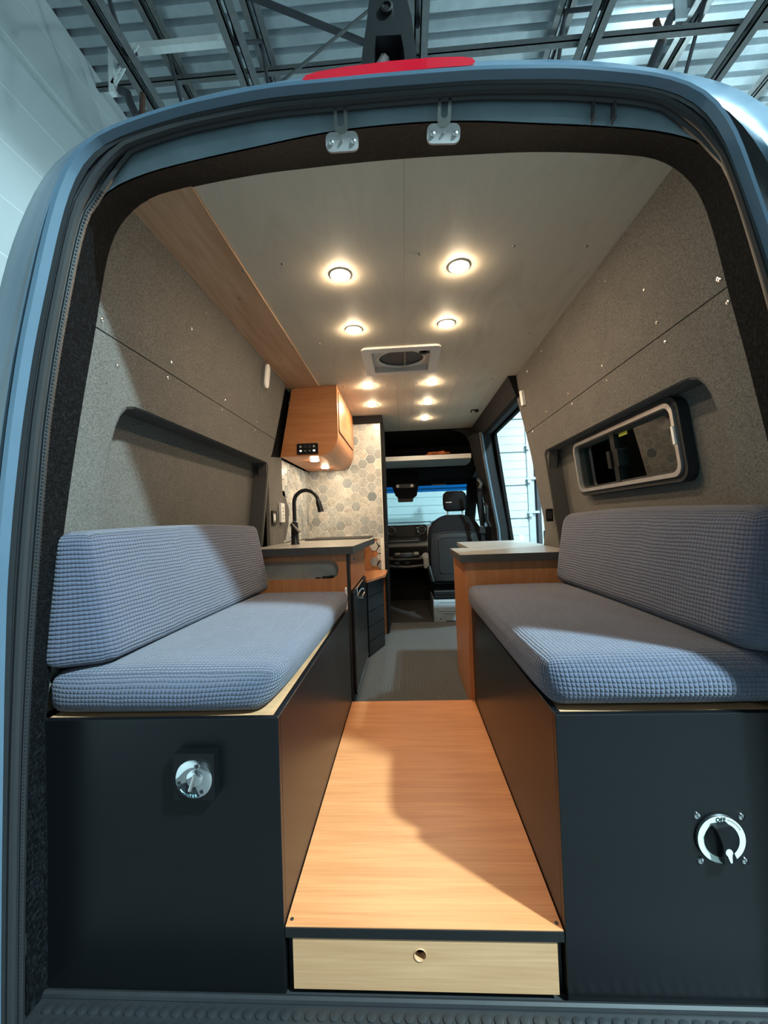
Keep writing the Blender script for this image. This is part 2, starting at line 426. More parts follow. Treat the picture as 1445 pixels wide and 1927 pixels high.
# sectional overhead door on the front wall
t = thing('overhead_door', (.5, GY1, ZG), 'white ribbed sectional overhead door beyond the windscreen', 'garage door')
zz = ZG; X1 = 2.03
while zz < 3.6:
    s_ = MB().box(-2.4, X1, GY1+.012, GY1+.05, zz+.010, zz+.541).build('door_section', 'gar_seam', t)
    for j in range(4):
        MB().box(-2.4, X1, GY1, GY1+.02, zz+.1375*j+(.012 if j == 0 else .003), zz+.1375*(j+1)-(.010 if j == 3 else .003)).build('board', 'door_white', s_)
    zz += .551
MB().box(-2.4, X1, GY1+.03, GY1+.06, ZG, 3.6).build('joint_backing', 'gar_seam', t)
tr = MB().box(X1+.0, X1+.10, GY1-.03, GY1+.06, ZG, 3.6).build('end_stile', 'galv', t)
MB().box(X1+.13, X1+.19, GY1-.06, GY1+.04, ZG, 3.8).build('track', 'joist_dark', t)
for z in (1.074, 1.629, 2.178): MB().box(X1-.02, X1+.16, GY1-.07, GY1-.03, z-.02, z+.02).cyl((X1+.02, GY1-.04, z-.05), (0, -.03, 0), .03, n=10).build('roller_hinge', 'galv', t)
tag(MB().box(1.86, 1.93, GY1-.004, GY1-.001, .56, .70).build('door_label', 'tag_white'), 'small white sticker low on the overhead door edge', 'sticker')
t = thing('wall_control', (2.33, GY1+.1, .7), 'small dark control box with red button beside the door track', 'control')
MB().box(2.30, 2.36, GY1+.08, GY1+.12, .62, .76, .006).build('box', 'black_plastic', t)
MB().cyl((2.33, GY1+.08, .72), (0, -.012, 0), .012).build('button', 'red_lens', t)
t = thing('door_latch', (.35, GY1-.02, .9), 'small dark lift handle on the overhead door seen through the windscreen', 'handle')
MB().box(.42, .57, GY1-.03, GY1-.001, .93, .99, .01).build('plate', 'galv', t); MB().tube([(.43, GY1-.03, .94), (.45, GY1-.06, .98), (.54, GY1-.06, .98), (.56, GY1-.03, .94)], .012, 6).build('grip', 'joist_dark', t)
# high bay lamps of the hall
for i, (p, pw, sz) in enumerate(LAMPS):
    t = thing('high_bay_lamp', p, ('square high bay lamp hung behind the van on the right', 'square high bay lamp hung by the front right', 'square high bay lamp at the far back right', 'square high bay lamp at the back left')[i], 'lamp', 'high bay lamps')
    x, y, z = p
    MB().box(x-sz/2-.03, x+sz/2+.03, y-sz/2-.03, y+sz/2+.03, z+.02, z+.10, .01).build('housing', 'joist_dark', t)
    MB().box(x-sz/2, x+sz/2, y-sz/2, y+sz/2, z+.008, z+.02).build('lens', 'lamp_lens', t)
    MB().tube([(x, y, z+.1), (x, y, ZR)], .006, 6).build('hanger_cable', 'galv', t)
    ld = bpy.data.lights.new('lamp_light', 'AREA'); ld.shape = 'SQUARE'; ld.size = sz; ld.energy = pw; ld.color = LAMP_COL; ld.spread = math.radians(170)
    lo = bpy.data.objects.new('lamp_light', ld); C.objects.link(lo); lo.parent = t; lo.location = (0, 0, 0)
    pd_ = bpy.data.lights.new('lamp_glow', 'POINT'); pd_.shadow_soft_size = .12; pd_.energy = pw*.22; pd_.color = LAMP_COL
    po = bpy.data.objects.new('lamp_glow', pd_); C.objects.link(po); po.parent = t; po.location = (0, 0, -.14)

# ================================================================== VAN BODY (rear door frame, roof skin, sill)
van = thing('van_body', (0, 0, -.05), 'blue-grey high-roof van body around the open rear doorway', 'van')
half_k1 = [(0, 1.820), (.07, 1.8195), (.178, 1.812), (.285, 1.797), (.388, 1.784), (.498, 1.767), (.578, 1.747), (.628, 1.724), (.648, 1.703), (.666, 1.66), (.681, 1.61), (.700, 1.525), (.727, 1.399), (.756, 1.228), (.778, 1.0), (.799, .775), (.813, .574), (.819, .442), (.825, .223), (.83, -.02)]
half_k0 = [(0, .083, 1.868), (.12, .085, 1.868), (.32, .092, 1.868), (.46, .107, 1.868), (.58, .125, 1.868), (.65, .139, 1.868), (.695, .158, 1.862), (.712, .135, 1.815), (.722, .10, 1.735), (.736, .085, 1.62), (.750, .078, 1.5), (.769, .06, 1.33), (.792, .045, 1.13), (.815, .037, .937), (.833, .038, .775), (.838, .03, .66), (.824, .0, .584), (.823, 0, .29), (.828, 0, -.02)]
def full(h):
    h = [Vector(p) for p in h]; return [Vector((-p.x, p.y, p.z)) for p in h[:0:-1]]+h
NC = 150
k1 = smoothc(resample(full([(x, -.05, z) for x, z in half_k1]), NC), 2)
k0 = smoothc(resample(full(half_k0), NC), 2)
FL = [(-.833, -.03), (-.831, .103), (-.825, .371), (-.816, .684), (-.807, .895), (-.792, 1.055), (-.771, 1.216), (-.744, 1.372), (-.716, 1.494), (-.686, 1.618), (-.661, 1.698), (-.631, 1.756), (-.594, 1.784), (-.538, 1.803), (-.415, 1.831), (-.25, 1.850), (-.014, 1.850), (.172, 1.847), (.344, 1.833), (.491, 1.806), (.565, 1.777), (.606, 1.729), (.629, 1.67), (.651, 1.587), (.671, 1.515), (.686, 1.453), (.715, 1.33), (.745, 1.18), (.77, 1.0), (.79, .75), (.80, .4), (.81, -.03)]
SL = [(-1.01, -.35), (-1.01, .3), (-1.0, .7), (-.985, .95), (-.967, 1.124), (-.94, 1.336), (-.887, 1.549), (-.87, 1.613), (-.845, 1.678), (-.812, 1.746), (-.775, 1.809), (-.722, 1.851), (-.643, 1.888), (-.56, 1.915), (-.39, 1.949), (-.272, 1.958), (-.194, 1.964), (-.013, 1.968), (.188, 1.965), (.355, 1.952), (.465, 1.934), (.588, 1.904), (.669, 1.878), (.721, 1.852), (.766, 1.814), (.819, 1.752), (.865, 1.66), (.915, 1.47), (.955, 1.2), (.985, .85), (1.0, .4), (1.01, -.35)]
F = smoothc(resample([(x, -.10, z) for x, z in FL], NC), 2)
S_ = smoothc(resample([(x, -.03, z) for x, z in SL], NC), 2)
def lerp(a, b, t, dy=0, n_in=0): return [p.lerp(q, t)+Vector((0, dy, 0)) for p, q in zip(a, b)]
trim_mid = [p.lerp(q, .5)+Vector((0, 0, .004)) for p, q in zip(k0, k1)]
MB().loft([k0, trim_mid, k1]).build('carpet_trim', 'black_carpet', van, smooth=True)
# fuzzy liner edge behind the trim
MB().loft([k0, [p+Vector((p.x*.05, .012, .02 if p.z > 1.5 else 0)) for p in k0]]).build('carpet_trim_edge', 'black_carpet', van, smooth=True)
# painted header strip
i0 = min(range(NC), key=lambda i: (k1[i]-Vector((-.651, -.05, 1.706))).length); i1 = NC-1-i0
sh = [(-.640, 1.703), (-.630, 1.733), (-.600, 1.772), (-.547, 1.801), (-.431, 1.829), (-.261, 1.848), (-.016, 1.850), (.178, 1.848), (.366, 1.828), (.508, 1.803), (.582, 1.768), (.620, 1.73), (.640, 1.703)]
hs = smoothc(resample([(x, -.064, z) for x, z in sh], i1-i0+1), 1)
kk = [p+Vector((0, -.004, 0)) for p in k1[i0:i1+1]]
MB().loft([kk, [p.lerp(q, .5)+Vector((0, -.004, 0)) for p, q in zip(kk, hs)], hs]).build('header_strip', 'paint_strip', van, smooth=True)
# rubber door seal: channel with two beads and a ribbed lip
K1s = [p+Vector((0, -.006, 0)) for p in k1]
for i in range(i0, i1+1):
    t_ = min(1, min(i-i0, i1-i)/4); K1s[i] = k1[i].lerp(hs[i-i0], t_)+Vector((0, -.002, 0))
def inw(P, d): return [p+Vector((-p.x, 0, 1.0-p.z)).normalized()*d for p in P]
MB().loft([inw(K1s, .002), inw(lerp(K1s, F, .12, -.004), .010), inw(lerp(K1s, F, .3, -.004), .004), inw(lerp(K1s, F, .5, -.006), .012), inw(lerp(K1s, F, .72, -.004), .002), inw(lerp(K1s, F, .86, -.004), .008), F]).build('door_seal', 'rubber', van, smooth=True)
MB().tube(inw(lerp(K1s, F, .14, -.004), .008), .0065, 6).build('seal_lip', 'rubber', van, smooth=True)
MB().tube(inw(lerp(K1s, F, .55, -.006), .009), .0085, 8).build('seal_bulb', 'rubber_matte', van, smooth=True)
# ribs of the seal lip
mb = MB(); lip = inw(resample(lerp(K1s, F, .14, -.004), 620), .0135)
for i, p in enumerate(lip):
    if p.x < 0 and i % 1 == 0 and p.z < 1.72:
        mb.box(p.x-.003, p.x+.0004, p.y-.0052, p.y+.0045, p.z-.0012, p.z+.0012)
o = mb.build('seal_rib', 'rubber', van); o['kind'] = 'stuff'
# painted flange, groove and outer skin
f1 = lerp(F, S_, .10, -.022); f2 = lerp(F, S_, .26, -.006); f3 = lerp(F, S_, .36, .004); f4 = lerp(F, S_, .62, -.004); f5 = lerp(F, S_, .86, .0)
iR = next(i for i in range(NC) if F[i].x > .30)
MB().loft([c[:iR+1] for c in (f1, lerp(F, S_, .17, .004), f2)]).build('gutter', 'paint_blue', van, smooth=True)
# right gutter: body paint in shade, coloured matte black, in a deeper channel
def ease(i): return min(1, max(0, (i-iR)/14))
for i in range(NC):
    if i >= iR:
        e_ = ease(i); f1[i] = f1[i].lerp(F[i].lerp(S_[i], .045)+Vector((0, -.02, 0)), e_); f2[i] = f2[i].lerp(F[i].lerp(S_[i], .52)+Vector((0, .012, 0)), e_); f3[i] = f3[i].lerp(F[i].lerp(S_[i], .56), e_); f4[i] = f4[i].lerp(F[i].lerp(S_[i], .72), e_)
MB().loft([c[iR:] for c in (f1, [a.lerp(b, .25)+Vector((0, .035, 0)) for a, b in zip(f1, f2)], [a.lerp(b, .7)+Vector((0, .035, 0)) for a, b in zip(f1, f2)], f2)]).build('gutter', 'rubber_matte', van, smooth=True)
MB().loft([F, [p.lerp(q, .5)+Vector((0, -.006, 0)) for p, q in zip(F, f1)], f1]).build('door_flange', 'paint_blue', van, smooth=True)
MB().loft([f2, f3, f4, f5, S_, [p+Vector((p.x*.02, .05, .02 if p.z > 1.4 else 0)) for p in S_], [p+Vector((p.x*.03, .18, .03 if p.z > 1.4 else 0)) for p in S_]]).build('body_skin', 'paint_blue', van, smooth=True)
MB().loft([[p+Vector((p.x*.03, .18, .03 if p.z > 1.4 else 0)) for p in S_ if p.z > 1.80], [p+Vector((p.x*.03, 3.2, .03)) for p in S_ if p.z > 1.80]]).build('roof_skin', 'paint_blue', van, smooth=True)
MB().tube(lerp(F, S_, .24, -.012)[:iR], .004, 6).build('skin_crease', 'paint_blue', van, smooth=True)
# weld joint marks on the header strip
MB().box(.437, .440, -.079, -.060, 1.772, 1.812).build('header_joint', 'joist_dark', van)
MB().box(.398, .3995, -.079, -.060, 1.775, 1.816).build('header_joint', 'joist_dark', van)
# brake light
t = MB(); bl = [(-.179, 1.901), (-.172, 1.909), (-.150, 1.914), (-.09, 1.919), (0, 1.922), (.09, 1.921), (.145, 1.917), (.165, 1.912), (.170, 1.904), (.160, 1.898), (.10, 1.899), (0, 1.899), (-.09, 1.897), (-.16, 1.893), (-.175, 1.896)]
t.prism([(x, z) for x, z in bl], 1, -.082, lambda p: -.03)
o = t.build('brake_light', 'red_lens', van, smooth=True); o['label'] = 'red high-level brake light'
# roof camera housing
t = MB(); cam_p = [(-.062, 1.935), (-.056, 1.98), (-.046, 2.03), (-.036, 2.095), (-.025, 2.15), (.026, 2.15), (.036, 2.095), (.048, 2.04), (.054, 1.98), (.057, 1.935), (.032, 1.935), (.030, 1.975), (.025, 2.004), (-.027, 2.006), (-.033, 1.975), (-.037, 1.935)]
t.prism(cam_p, 1, lambda p: -.055-(p[1]-1.945)*.05, .03)
o = t.build('camera_housing', 'black_plastic', van, smooth=True); o['label'] = 'black rear-view camera housing'
MB().lathe((-.002, -.064, 2.057), (0, -1, 0), [(.013, -.01), (.013, .003), (.009, .004), (.0085, .001)]).build('camera_lens', 'black_plastic', o, smooth=True)
MB().tube([(-.026, -.02, 1.935), (-.024, -.02, 1.975), (-.010, -.018, 2.0)], .012, 8).build('camera_mount', 'white_plastic', o, smooth=True)
# rear sill tread with round studs
MB().box(-.835, .835, -.14, -.004, -.030, -.012, .004).build('sill_plate', 'rubber', van)
MB().tube([(-.835, -.006, -.010), (.835, -.006, -.010)], .008, 8).build('sill_edge', 'rubber', van, smooth=True)
mb = MB().lathe((0, 0, 0), (0, 0, 1), [(.0105, 0), (.0098, .003), (.006, .0038)], 12); st0 = mb.build('tread_stud', 'rubber', van, smooth=True); st0.location = (-.80, -.032, -.0125)
for row, yv in enumerate((-.032, -.060, -.088)):
    for i in range(64):
        x = -.80+i*.0256+(.0128 if row % 2 else 0)
        if x > .81 or (row == 0 and i == 0): continue
        inst('tread_stud', st0.data, van, (x, yv, -.0125))
# striker hooks above the doorway
def hook(x, zt, lab, ang):
    t = thing('door_striker', (x, -.07, zt), lab, 'latch', 'steel latch hooks of the rear doors')
    mb = MB(); n = Vector((0, -.6, -.8))
    # plate lies on the sloped header lining
    def pt(u, v, d=0):
        ca, sa = math.cos(ang), math.sin(ang); uu, vv = u*ca-v*sa, u*sa+v*ca
        return Vector((x+uu, -.060-.30*vv-d, zt+vv*.95))
    pl = rrect(-.034, .034, -.030, .004, .012, 4)
    pl = [p for p in pl]
    mb.add([pt(*p) for p in pl]+[pt(*p, .004) for p in pl], [tuple(range(len(pl))), tuple(range(len(pl), 2*len(pl)))[::-1]]+[(i, (i+1) % len(pl), len(pl)+(i+1) % len(pl), len(pl)+i) for i in range(len(pl))])
    mb.build('plate', 'brushed', t)
    out = rrect(-.0135, .0135, -.004, .058, .013, 5); inn = rrect(-.0070, .0070, .010, .050, .0068, 5)
    mb = MB(); n_ = len(out)
    v = [pt(*p, .002) for p in out]+[pt(*p, .002) for p in inn]+[pt(*p, .007) for p in out]+[pt(*p, .007) for p in inn]; f = []
    for i in range(n_):
        j = (i+1) % n_
        f += [(i, j, n_+j, n_+i), (2*n_+i, 3*n_+i, 3*n_+j, 2*n_+j), (i, 2*n_+i, 2*n_+j, j), (n_+i, n_+j, 3*n_+j, 3*n_+i)]
    mb.add(v, f).build('loop', 'steel', t, smooth=True)
    for u, v_ in ((-.022, -.014), (.024, -.014), (0, -.012)):
        MB().lathe(pt(u, v_, .003), (0, -1, -.3), [(.0055 if u else .003, 0), (.005 if u else .003, .003), (.002, .0045)], 10).build('screw', 'steel', t, smooth=True)
hook(-.105, 1.798, 'steel latch hook left of centre on the door header', math.radians(-1))
hook(.105, 1.797, 'steel latch hook right of centre on the door header', math.radians(-3))
# rear door hinge bumper at the left frame edge
MB().box(-.875, -.842, -.13, -.10, .72, .99, .008).build('door_bumper', 'rubber_matte', van)

# ================================================================== SHELL OF THE LIVING SPACE
# floor, underbody
smesh(MB().box(-.95, .95, -.004, 4.6, -.06, -.012), 'floor_underbody', 'rubber_matte')
fl = struct('floor', (0, 2, ZF))
MB().box(-.90, .90, 1.10, 2.80, ZF-.03, ZF).build('carpet', 'floor_carpet', fl)
MB().box(-.95, .95, 1.10, 2.80, -.012, ZF-.03).build('subfloor', 'dark_trim', fl)
MB().box(-.95, .95, 2.80, 4.45, -.012, ZF-.05).build('cab_floor', 'brown_mat', fl)
tag(MB().box(-.19, .20, 2.82, 3.6, ZF-.05, ZF-.035, .004).build('floor_mat', 'brown_mat'), 'brown rubber floor mat in the driving cab', 'mat')
# ceiling panels
ce = struct('ceiling', (0, 1.5, ZC))
def hole_panel(name, x0, x1, y0, y1, hx0, hx1, hy0, hy1, mat):
    mb = MB()
    for (a, b, c, d) in ((x0, hx0, y0, y1), (hx1, x1, y0, y1), (hx0, hx1, y0, hy0), (hx0, hx1, hy1, y1)): mb.box(a, b, c, d, ZC, ZC+.01)
    return mb.build(name, mat, ce)
VX0, VX1, VY0, VY1 = -.150, .160, 1.185, 1.465
hole_panel('ceiling_panel', -.514, .025, .05, 1.66, VX0, .024, VY0, VY1, 'ceiling_ply')
hole_panel('ceiling_panel', .0255, .75, .05, 1.66, .0275, VX1, VY0, VY1, 'ceiling_ply')
for a, b in ((-.74, -.36), (-.3588, -.03), (-.0288, .085), (.0862, .35), (.3512, .60), (.6012, .83)): MB().box(a, b, 1.6615, 3.06, ZC+.001, ZC+.011).build('ceiling_panel', 'ceiling_ply', ce)
MB().box(-.74, -.5155, .05, 1.66, ZC-.006, ZC+.006).build('ceiling_board', 'board_ply', ce)
MB().box(-.74, .74, .10, 3.2, ZC+.05, ZC+.06).build('roof_liner', 'black_edge', ce)
# screws
sm = MB().lathe((0, 0, 0), (0, 0, -1), [(.0050, 0), (.0044, .0022), (.002, .003)], 8)
scr = sm.build('screw', 'joist_steel', ce, smooth=True); scr.location = (-.383, .446, ZC)
for x, y in ((.075, .444), (.379, .437), (.62, .463), (-.388, 1.062), (.38, 1.05), (.072, 1.037), (.62, 1.08), (-.09, 1.70), (.10, 1.70), (.34, 1.70), (.57, 1.70), (-.37, 1.70)): inst('screw', scr.data, ce, (x, y, ZC))
for x, y in ((-.522, .457), (-.522, 1.06), (-.522, 1.25), (-.522, 1.52), (-.60, .62), (-.62, 1.20), (-.66, 1.55)): inst('screw', scr.data, ce, (x, y, ZC-.006))

# side walls: upper panel, lower panel with window bay, liners, screws
def mirror(s_): return lambda p: s_
REC = [(.150, .575), (.147, .98), (.147, 1.11), (.157, 1.20), (.176, 1.285), (.190, 1.318), (.212, 1.342), (.245, 1.352), (.30, 1.354), (1.37, 1.354), (1.40, 1.335), (1.40, .575)]
def side(s_, upper_end, lower_end):
    nm = 'left' if s_ < 0 else 'right'
    wl = struct('wall_'+nm, (s_*.80, .8, .58))
    X = lambda p, off=0: s_*(wx(p[1])+off)
    up_ = [(.03, 1.505), (.03, ZC), (upper_end[0], ZC), (upper_end[1], 1.505)]
    MB().prism([(y, z) for y, z in up_], 0, lambda p: X(p), lambda p: X(p, .014)).build('upper_panel', 'tweed', wl)
    low = [(0, .575), (0, 1.5015)]+lower_end+REC[::-1]
    MB().prism(low, 0, lambda p: X(p), lambda p: X(p, .014)).build('lower_panel', 'tweed', wl)
    D = .085
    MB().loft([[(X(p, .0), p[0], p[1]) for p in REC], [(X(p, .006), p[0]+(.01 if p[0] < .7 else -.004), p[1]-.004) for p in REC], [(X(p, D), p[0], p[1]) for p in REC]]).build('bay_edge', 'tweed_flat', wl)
    return wl, X, D
LE = [(1.475, 1.5015), (1.445, 1.42), (1.425, 1.39), (1.42, .575)]
wall_l, XL, D = side(-1, (1.59, 1.478), LE)
RE = [(1.645, 1.5015), (1.622, 1.36), (1.60, 1.14), (1.585, .99), (1.60, .90), (1.66, .82), (1.70, .60)]
wall_r, XR, D = side(1, (1.755, 1.65), RE)
# bay backs; the right one has an opening for the window
MB().prism([(.0, .575), (.0, 1.40), (1.45, 1.40), (1.45, .575)], 0, lambda p: XL(p, D), lambda p: XL(p, D+.012)).build('bay_back', 'tweed', wall_l)
WY0, WY1, WZ0, WZ1 = .405, 1.13, 1.108, 1.328
mb = MB()
for (a, b, c, d) in ((0, 1.45, .575, WZ0), (0, 1.45, WZ1, 1.40), (0, WY0, WZ0, WZ1), (WY1, 1.45, WZ0, WZ1)):
    mb.prism([(a, c), (a, d), (b, d), (b, c)], 0, lambda p: XR(p, D), lambda p: XR(p, D+.012))
mb.build('bay_back', 'tweed', wall_r)
# torn lining corner at the front of each bay
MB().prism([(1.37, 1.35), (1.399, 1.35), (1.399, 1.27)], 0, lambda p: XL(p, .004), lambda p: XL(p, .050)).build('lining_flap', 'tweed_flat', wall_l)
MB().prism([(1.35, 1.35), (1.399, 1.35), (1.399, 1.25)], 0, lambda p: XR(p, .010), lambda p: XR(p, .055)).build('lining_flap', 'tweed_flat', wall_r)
def wall_screw(wl, s_, y, z):
    me = ws_me[s_]; inst('screw', me, wl, (s_*wx(z), y, z))
ws_me = {}
for s_ in (-1, 1):
    o = MB().lathe((0, 0, 0), (-s_, 0, -.1), [(.0058, -.001), (.0052, .0022), (.002, .0032)], 8).build('screw', 'chrome', wall_l if s_ < 0 else wall_r, smooth=True)
    ws_me[s_] = o.data; o.location = (s_*wx(1.53), .095, 1.53)
for y, z in ((.50, 1.70), (.40, 1.54), (.39, 1.485), (.80, 1.535), (.78, 1.487), (1.17, 1.53), (1.16, 1.485), (.59, 1.80), (1.20, 1.83), (.16, 1.44)): wall_screw(wall_l, -1, y, z)
for y, z in ((.36, 1.66), (.33, 1.545), (.31, 1.478), (.66, 1.545), (.645, 1.485), (.98, 1.54), (.96, 1.487), (1.27, 1.535), (1.26, 1.487), (1.55, 1.535), (1.52, 1.485), (.55, 1.80), (1.2, 1.83), (1.45, 1.82), (1.40, 1.61), (.10, 1.535)): wall_screw(wall_r, 1, y, z)
for y, z in ((.085, 1.47),): wall_screw(wall_r, 1, y, z)
# outer skin behind the panels so the body is closed
smesh(MB().prism([(.08, -.05), (.08, 1.93), (4.3, 1.93), (4.3, -.05)], 0, lambda p: -(wx(p[1])+.130), lambda p: -(wx(p[1])+.105)), 'wall_outer_left', 'dark_trim')
mb = MB()
for poly in ([(.08, -.05), (.08, WZ0-.01), (1.60, WZ0-.01), (1.60, -.05)], [(.08, WZ1+.01), (.08, 1.93), (1.75, 1.93), (1.62, WZ1+.01)], [(.08, WZ0-.01), (.08, WZ1+.01), (WY0-.01, WZ1+.01), (WY0-.01, WZ0-.01)], [(WY1+.01, WZ0-.01), (WY1+.01, WZ1+.01), (1.60, WZ1+.01), (1.60, WZ0-.01)],
             [(1.60, 1.76), (1.60, 1.93), (4.3, 1.93), (4.3, 1.76)], [(2.86, 1.45), (2.86, 1.76), (4.3, 1.76), (4.3, 1.45)], [(2.86, -.05), (2.86, .92), (4.3, .92), (4.3, -.05)], [(2.86, .92), (2.86, 1.45), (3.12, 1.45), (3.12, .92)], [(3.95, .92), (3.95, 1.45), (4.3, 1.45), (4.3, .92)]):
    mb.prism(poly, 0, lambda p: wx(p[1])+.105, lambda p: wx(p[1])+.130)
smesh(mb, 'wall_outer_right', 'dark_trim')
# closing strip between wall panel and outer skin at the sliding door
mb = MB(); edge = [(1.755, ZC), (1.65, 1.505)]+RE[1:]
mb.loft([[(wx(z), y, z) for y, z in edge], [(wx(z)+.035, y+.012, z) for y, z in edge], [(wx(z)+.106, y+.004, z) for y, z in edge]])
mb.build('door_edge_trim', 'dark_trim', wall_r, smooth=True)
# sliding door header, cab pillar with seat belt, blue pillar edge
MB().prism([(.71, ZC+.02), (.66, ZC-.002), (.685, 1.80), (.705, 1.745), (.735, 1.735), (.80, 1.76), (.83, ZC+.02)], 1, 1.66, 3.05).build('door_header', 'dark_trim', wall_r, smooth=True)
pil = [(.698, 1.76), (.70, 1.72), (.725, 1.50), (.775, 1.15), (.812, .90), (.825, .60), (.83, .02)]
MB().loft([[(x-.105+.02*i, 2.96, z) for i, (x, z) in enumerate(pil)], [(x-.055, 2.83, z) for x, z in pil], [(x-.012, 2.77, z) for x, z in pil]]).build('pillar_trim', 'dark_trim', wall_r, smooth=True)
MB().loft([[(x-.014, 2.775, z) for x, z in pil], [(x-.002, 2.76, z) for x, z in pil], [(x+.010, 2.765, z) for x, z in pil]]).build('pillar_edge', 'paint_blue', wall_r, smooth=True)
MB().loft([[(x+.010, 2.765, z) for x, z in pil], [(x+.10, 2.86, z) for x, z in pil]]).build('pillar_back', 'dark_trim', wall_r, smooth=True)
MB().tube([(x-.014, 2.768, z) for x, z in pil], .009, 8).build('pillar_seal', 'rubber', wall_r, smooth=True)

# window in the right wall
wn = struct('window_1', (.85, .77, 1.22))
WX = lambda off: (lambda p: wx(p[1])+D-.022+off)
fo = rrect(WY0-.022, WY1+.022, WZ0-.022, WZ1+.022, .045); fi = rrect(WY0+.008, WY1-.008, WZ0+.008, WZ1-.008, .030)
fm = rrect(WY0-.006, WY1+.006, WZ0-.006, WZ1+.006, .038)
MB().ring(fo, fm, 0, WX(-.012), WX(.024)).build('outer_gasket', 'rubber_matte', wn, smooth=True)
MB().ring(fm, fi, 0, WX(-.020), WX(.02)).build('window_frame', 'brushed', wn, smooth=True)
fj = rrect(WY0+.020, WY1-.020, WZ0+.018, WZ1-.018, .022)
MB().ring(fi, fj, 0, WX(-.002), WX(.03)).build('inner_gasket', 'rubber_matte', wn, smooth=True)
ym = .80
MB().prism(rrect(WY0+.015, ym+.01, WZ0+.012, WZ1-.012, .022), 0, WX(.012), WX(.016)).build('pane', 'window_glass', wn)
MB().prism(rrect(ym-.01, WY1-.015, WZ0+.012, WZ1-.012, .022), 0, WX(.020), WX(.024)).build('pane', 'window_glass', wn)
MB().prism([(ym-.016, WZ0+.008), (ym-.016, WZ1-.008), (ym+.016, WZ1-.008), (ym+.016, WZ0+.008)], 0, WX(-.004), WX(.018)).build('sliding_stile', 'black_plastic', wn)
MB().prism(rrect(ym+.018, ym+.045, 1.18, 1.25, .006), 0, WX(-.012), WX(.016)).build('window_latch', 'black_plastic', wn)
MB().prism(rrect(ym-.038, ym-.016, 1.18, 1.25, .006), 0, WX(-.010), WX(.016)).build('window_latch', 'black_plastic', wn)
MB().prism([(WY0-.003, 1.20), (WY0-.003, 1.255), (WY0+.008, 1.255), (WY0+.008, 1.20)], 0, WX(-.024), WX(-.018)).build('frame_clip', 'white_plastic', wn)
MB().prism([(ym-.09, 1.296), (ym-.09, 1.314), (ym-.03, 1.314), (ym-.03, 1.296)], 0, WX(.0105), WX(.0118)).build('glass_sticker', 'yellow_tag', wn)

# ================================================================== BENCHES, STEP, DRAWER
def bench(s_, lab):
    t = thing('bench_box', (s_*.56, .55, 0), lab, 'bench', 'black storage benches')
    a, b = (.295, .84)
    x0, x1 = (-b, -a) if s_ < 0 else (a, b)
    xi = -a if s_ < 0 else a
    MB().box(x0, x1, 0, .016, -.01, .577, .0015).build('rear_panel', 'black_laminate', t)
    MB().box(min(xi, xi-s_*-.016), max(xi, xi-s_*-.016), .016, 1.10, -.01, .577, .0015).build('side_panel', 'black_laminate', t)
    MB().box(x0+.002, x1-.018 if s_ < 0 else x1, .016, 1.10, .555, .571).build('top_board', 'wood_pale', t) if s_ < 0 else MB().box(x0+.018, x1, .016, 1.10, .555, .571).build('top_board', 'wood_pale', t)
    return t
bench(-1, 'black storage bench on the left, with the water inlet on its end')
bench(1, 'black storage bench on the right, with the rotary switch on its end')
t = thing('step_platform', (0, .55, 0), 'orange wood laminate step platform between the two black benches', 'platform')
MB().box(-.293, .293, .002, 1.102, .118, .134, .001).build('deck_board', 'wood_x', t)
MB().box(-.293, .293, .0, .016, .112, .1325).build('front_edge', 'black_edge', t)
MB().box(-.291, -.281, .018, 1.10, -.01, .118).build('support', 'black_laminate', t); MB().box(.281, .291, .018, 1.10, -.01, .118).build('support', 'black_laminate', t)
hp = MB().cyl((0, 0, 0), (0, 0, .0012), .0042, n=10).build('hole_plug', 'black_edge', t); hp.location = (-.283, .018, .1335)
for x, y in ((.284, .018), (-.285, 1.09), (.285, 1.09)): inst('hole_plug', hp.data, t, (x, y, .1335))
t = thing('drawer', (0, .2, 0), 'pale wood drawer with a round finger hole under the step platform', 'drawer')
out = rrect(-.278, .279, .003, .111, .001, 8); cx, cz = -.006, .078
out = []
hole = []
NH = 36
for k in range(NH):
    a = k*math.tau/NH; hole.append((cx+.0125*math.cos(a), cz+.0125*math.sin(a)))
    dx, dz = math.cos(a), math.sin(a); ts = []
    if dx > 1e-6: ts.append((.279-cx)/dx)
    if dx < -1e-6: ts.append((-.278-cx)/dx)
    if dz > 1e-6: ts.append((.111-cz)/dz)
    if dz < -1e-6: ts.append((.003-cz)/dz)
    q = min(ts); out.append((cx+dx*q, cz+dz*q))
for cxx, czz in ((.279, .111), (-.278, .111), (-.278, .003), (.279, .003)):
    i = min(range(NH), key=lambda i: (out[i][0]-cxx)**2+(out[i][1]-czz)**2); out[i] = (cxx, czz)
MB().ring(out, hole, 1, .003, .020).build('drawer_front', 'wood_pale', t)
MB().box(-.262, .262, .06, .62, .004, .012).box(-.262, -.252, .02, .62, .004, .095).box(.252, .262, .02, .62, .004, .095).box(-.252, .252, .61, .62, .004, .095).build('drawer_tray', 'wood_pale', t)
MB().tube([(cx+.0128*math.cos(k*math.tau/24), .0025, cz+.0128*math.sin(k*math.tau/24)) for k in range(24)], .0012, 6, closed=True).build('hole_rim', 'wood_pale', t)

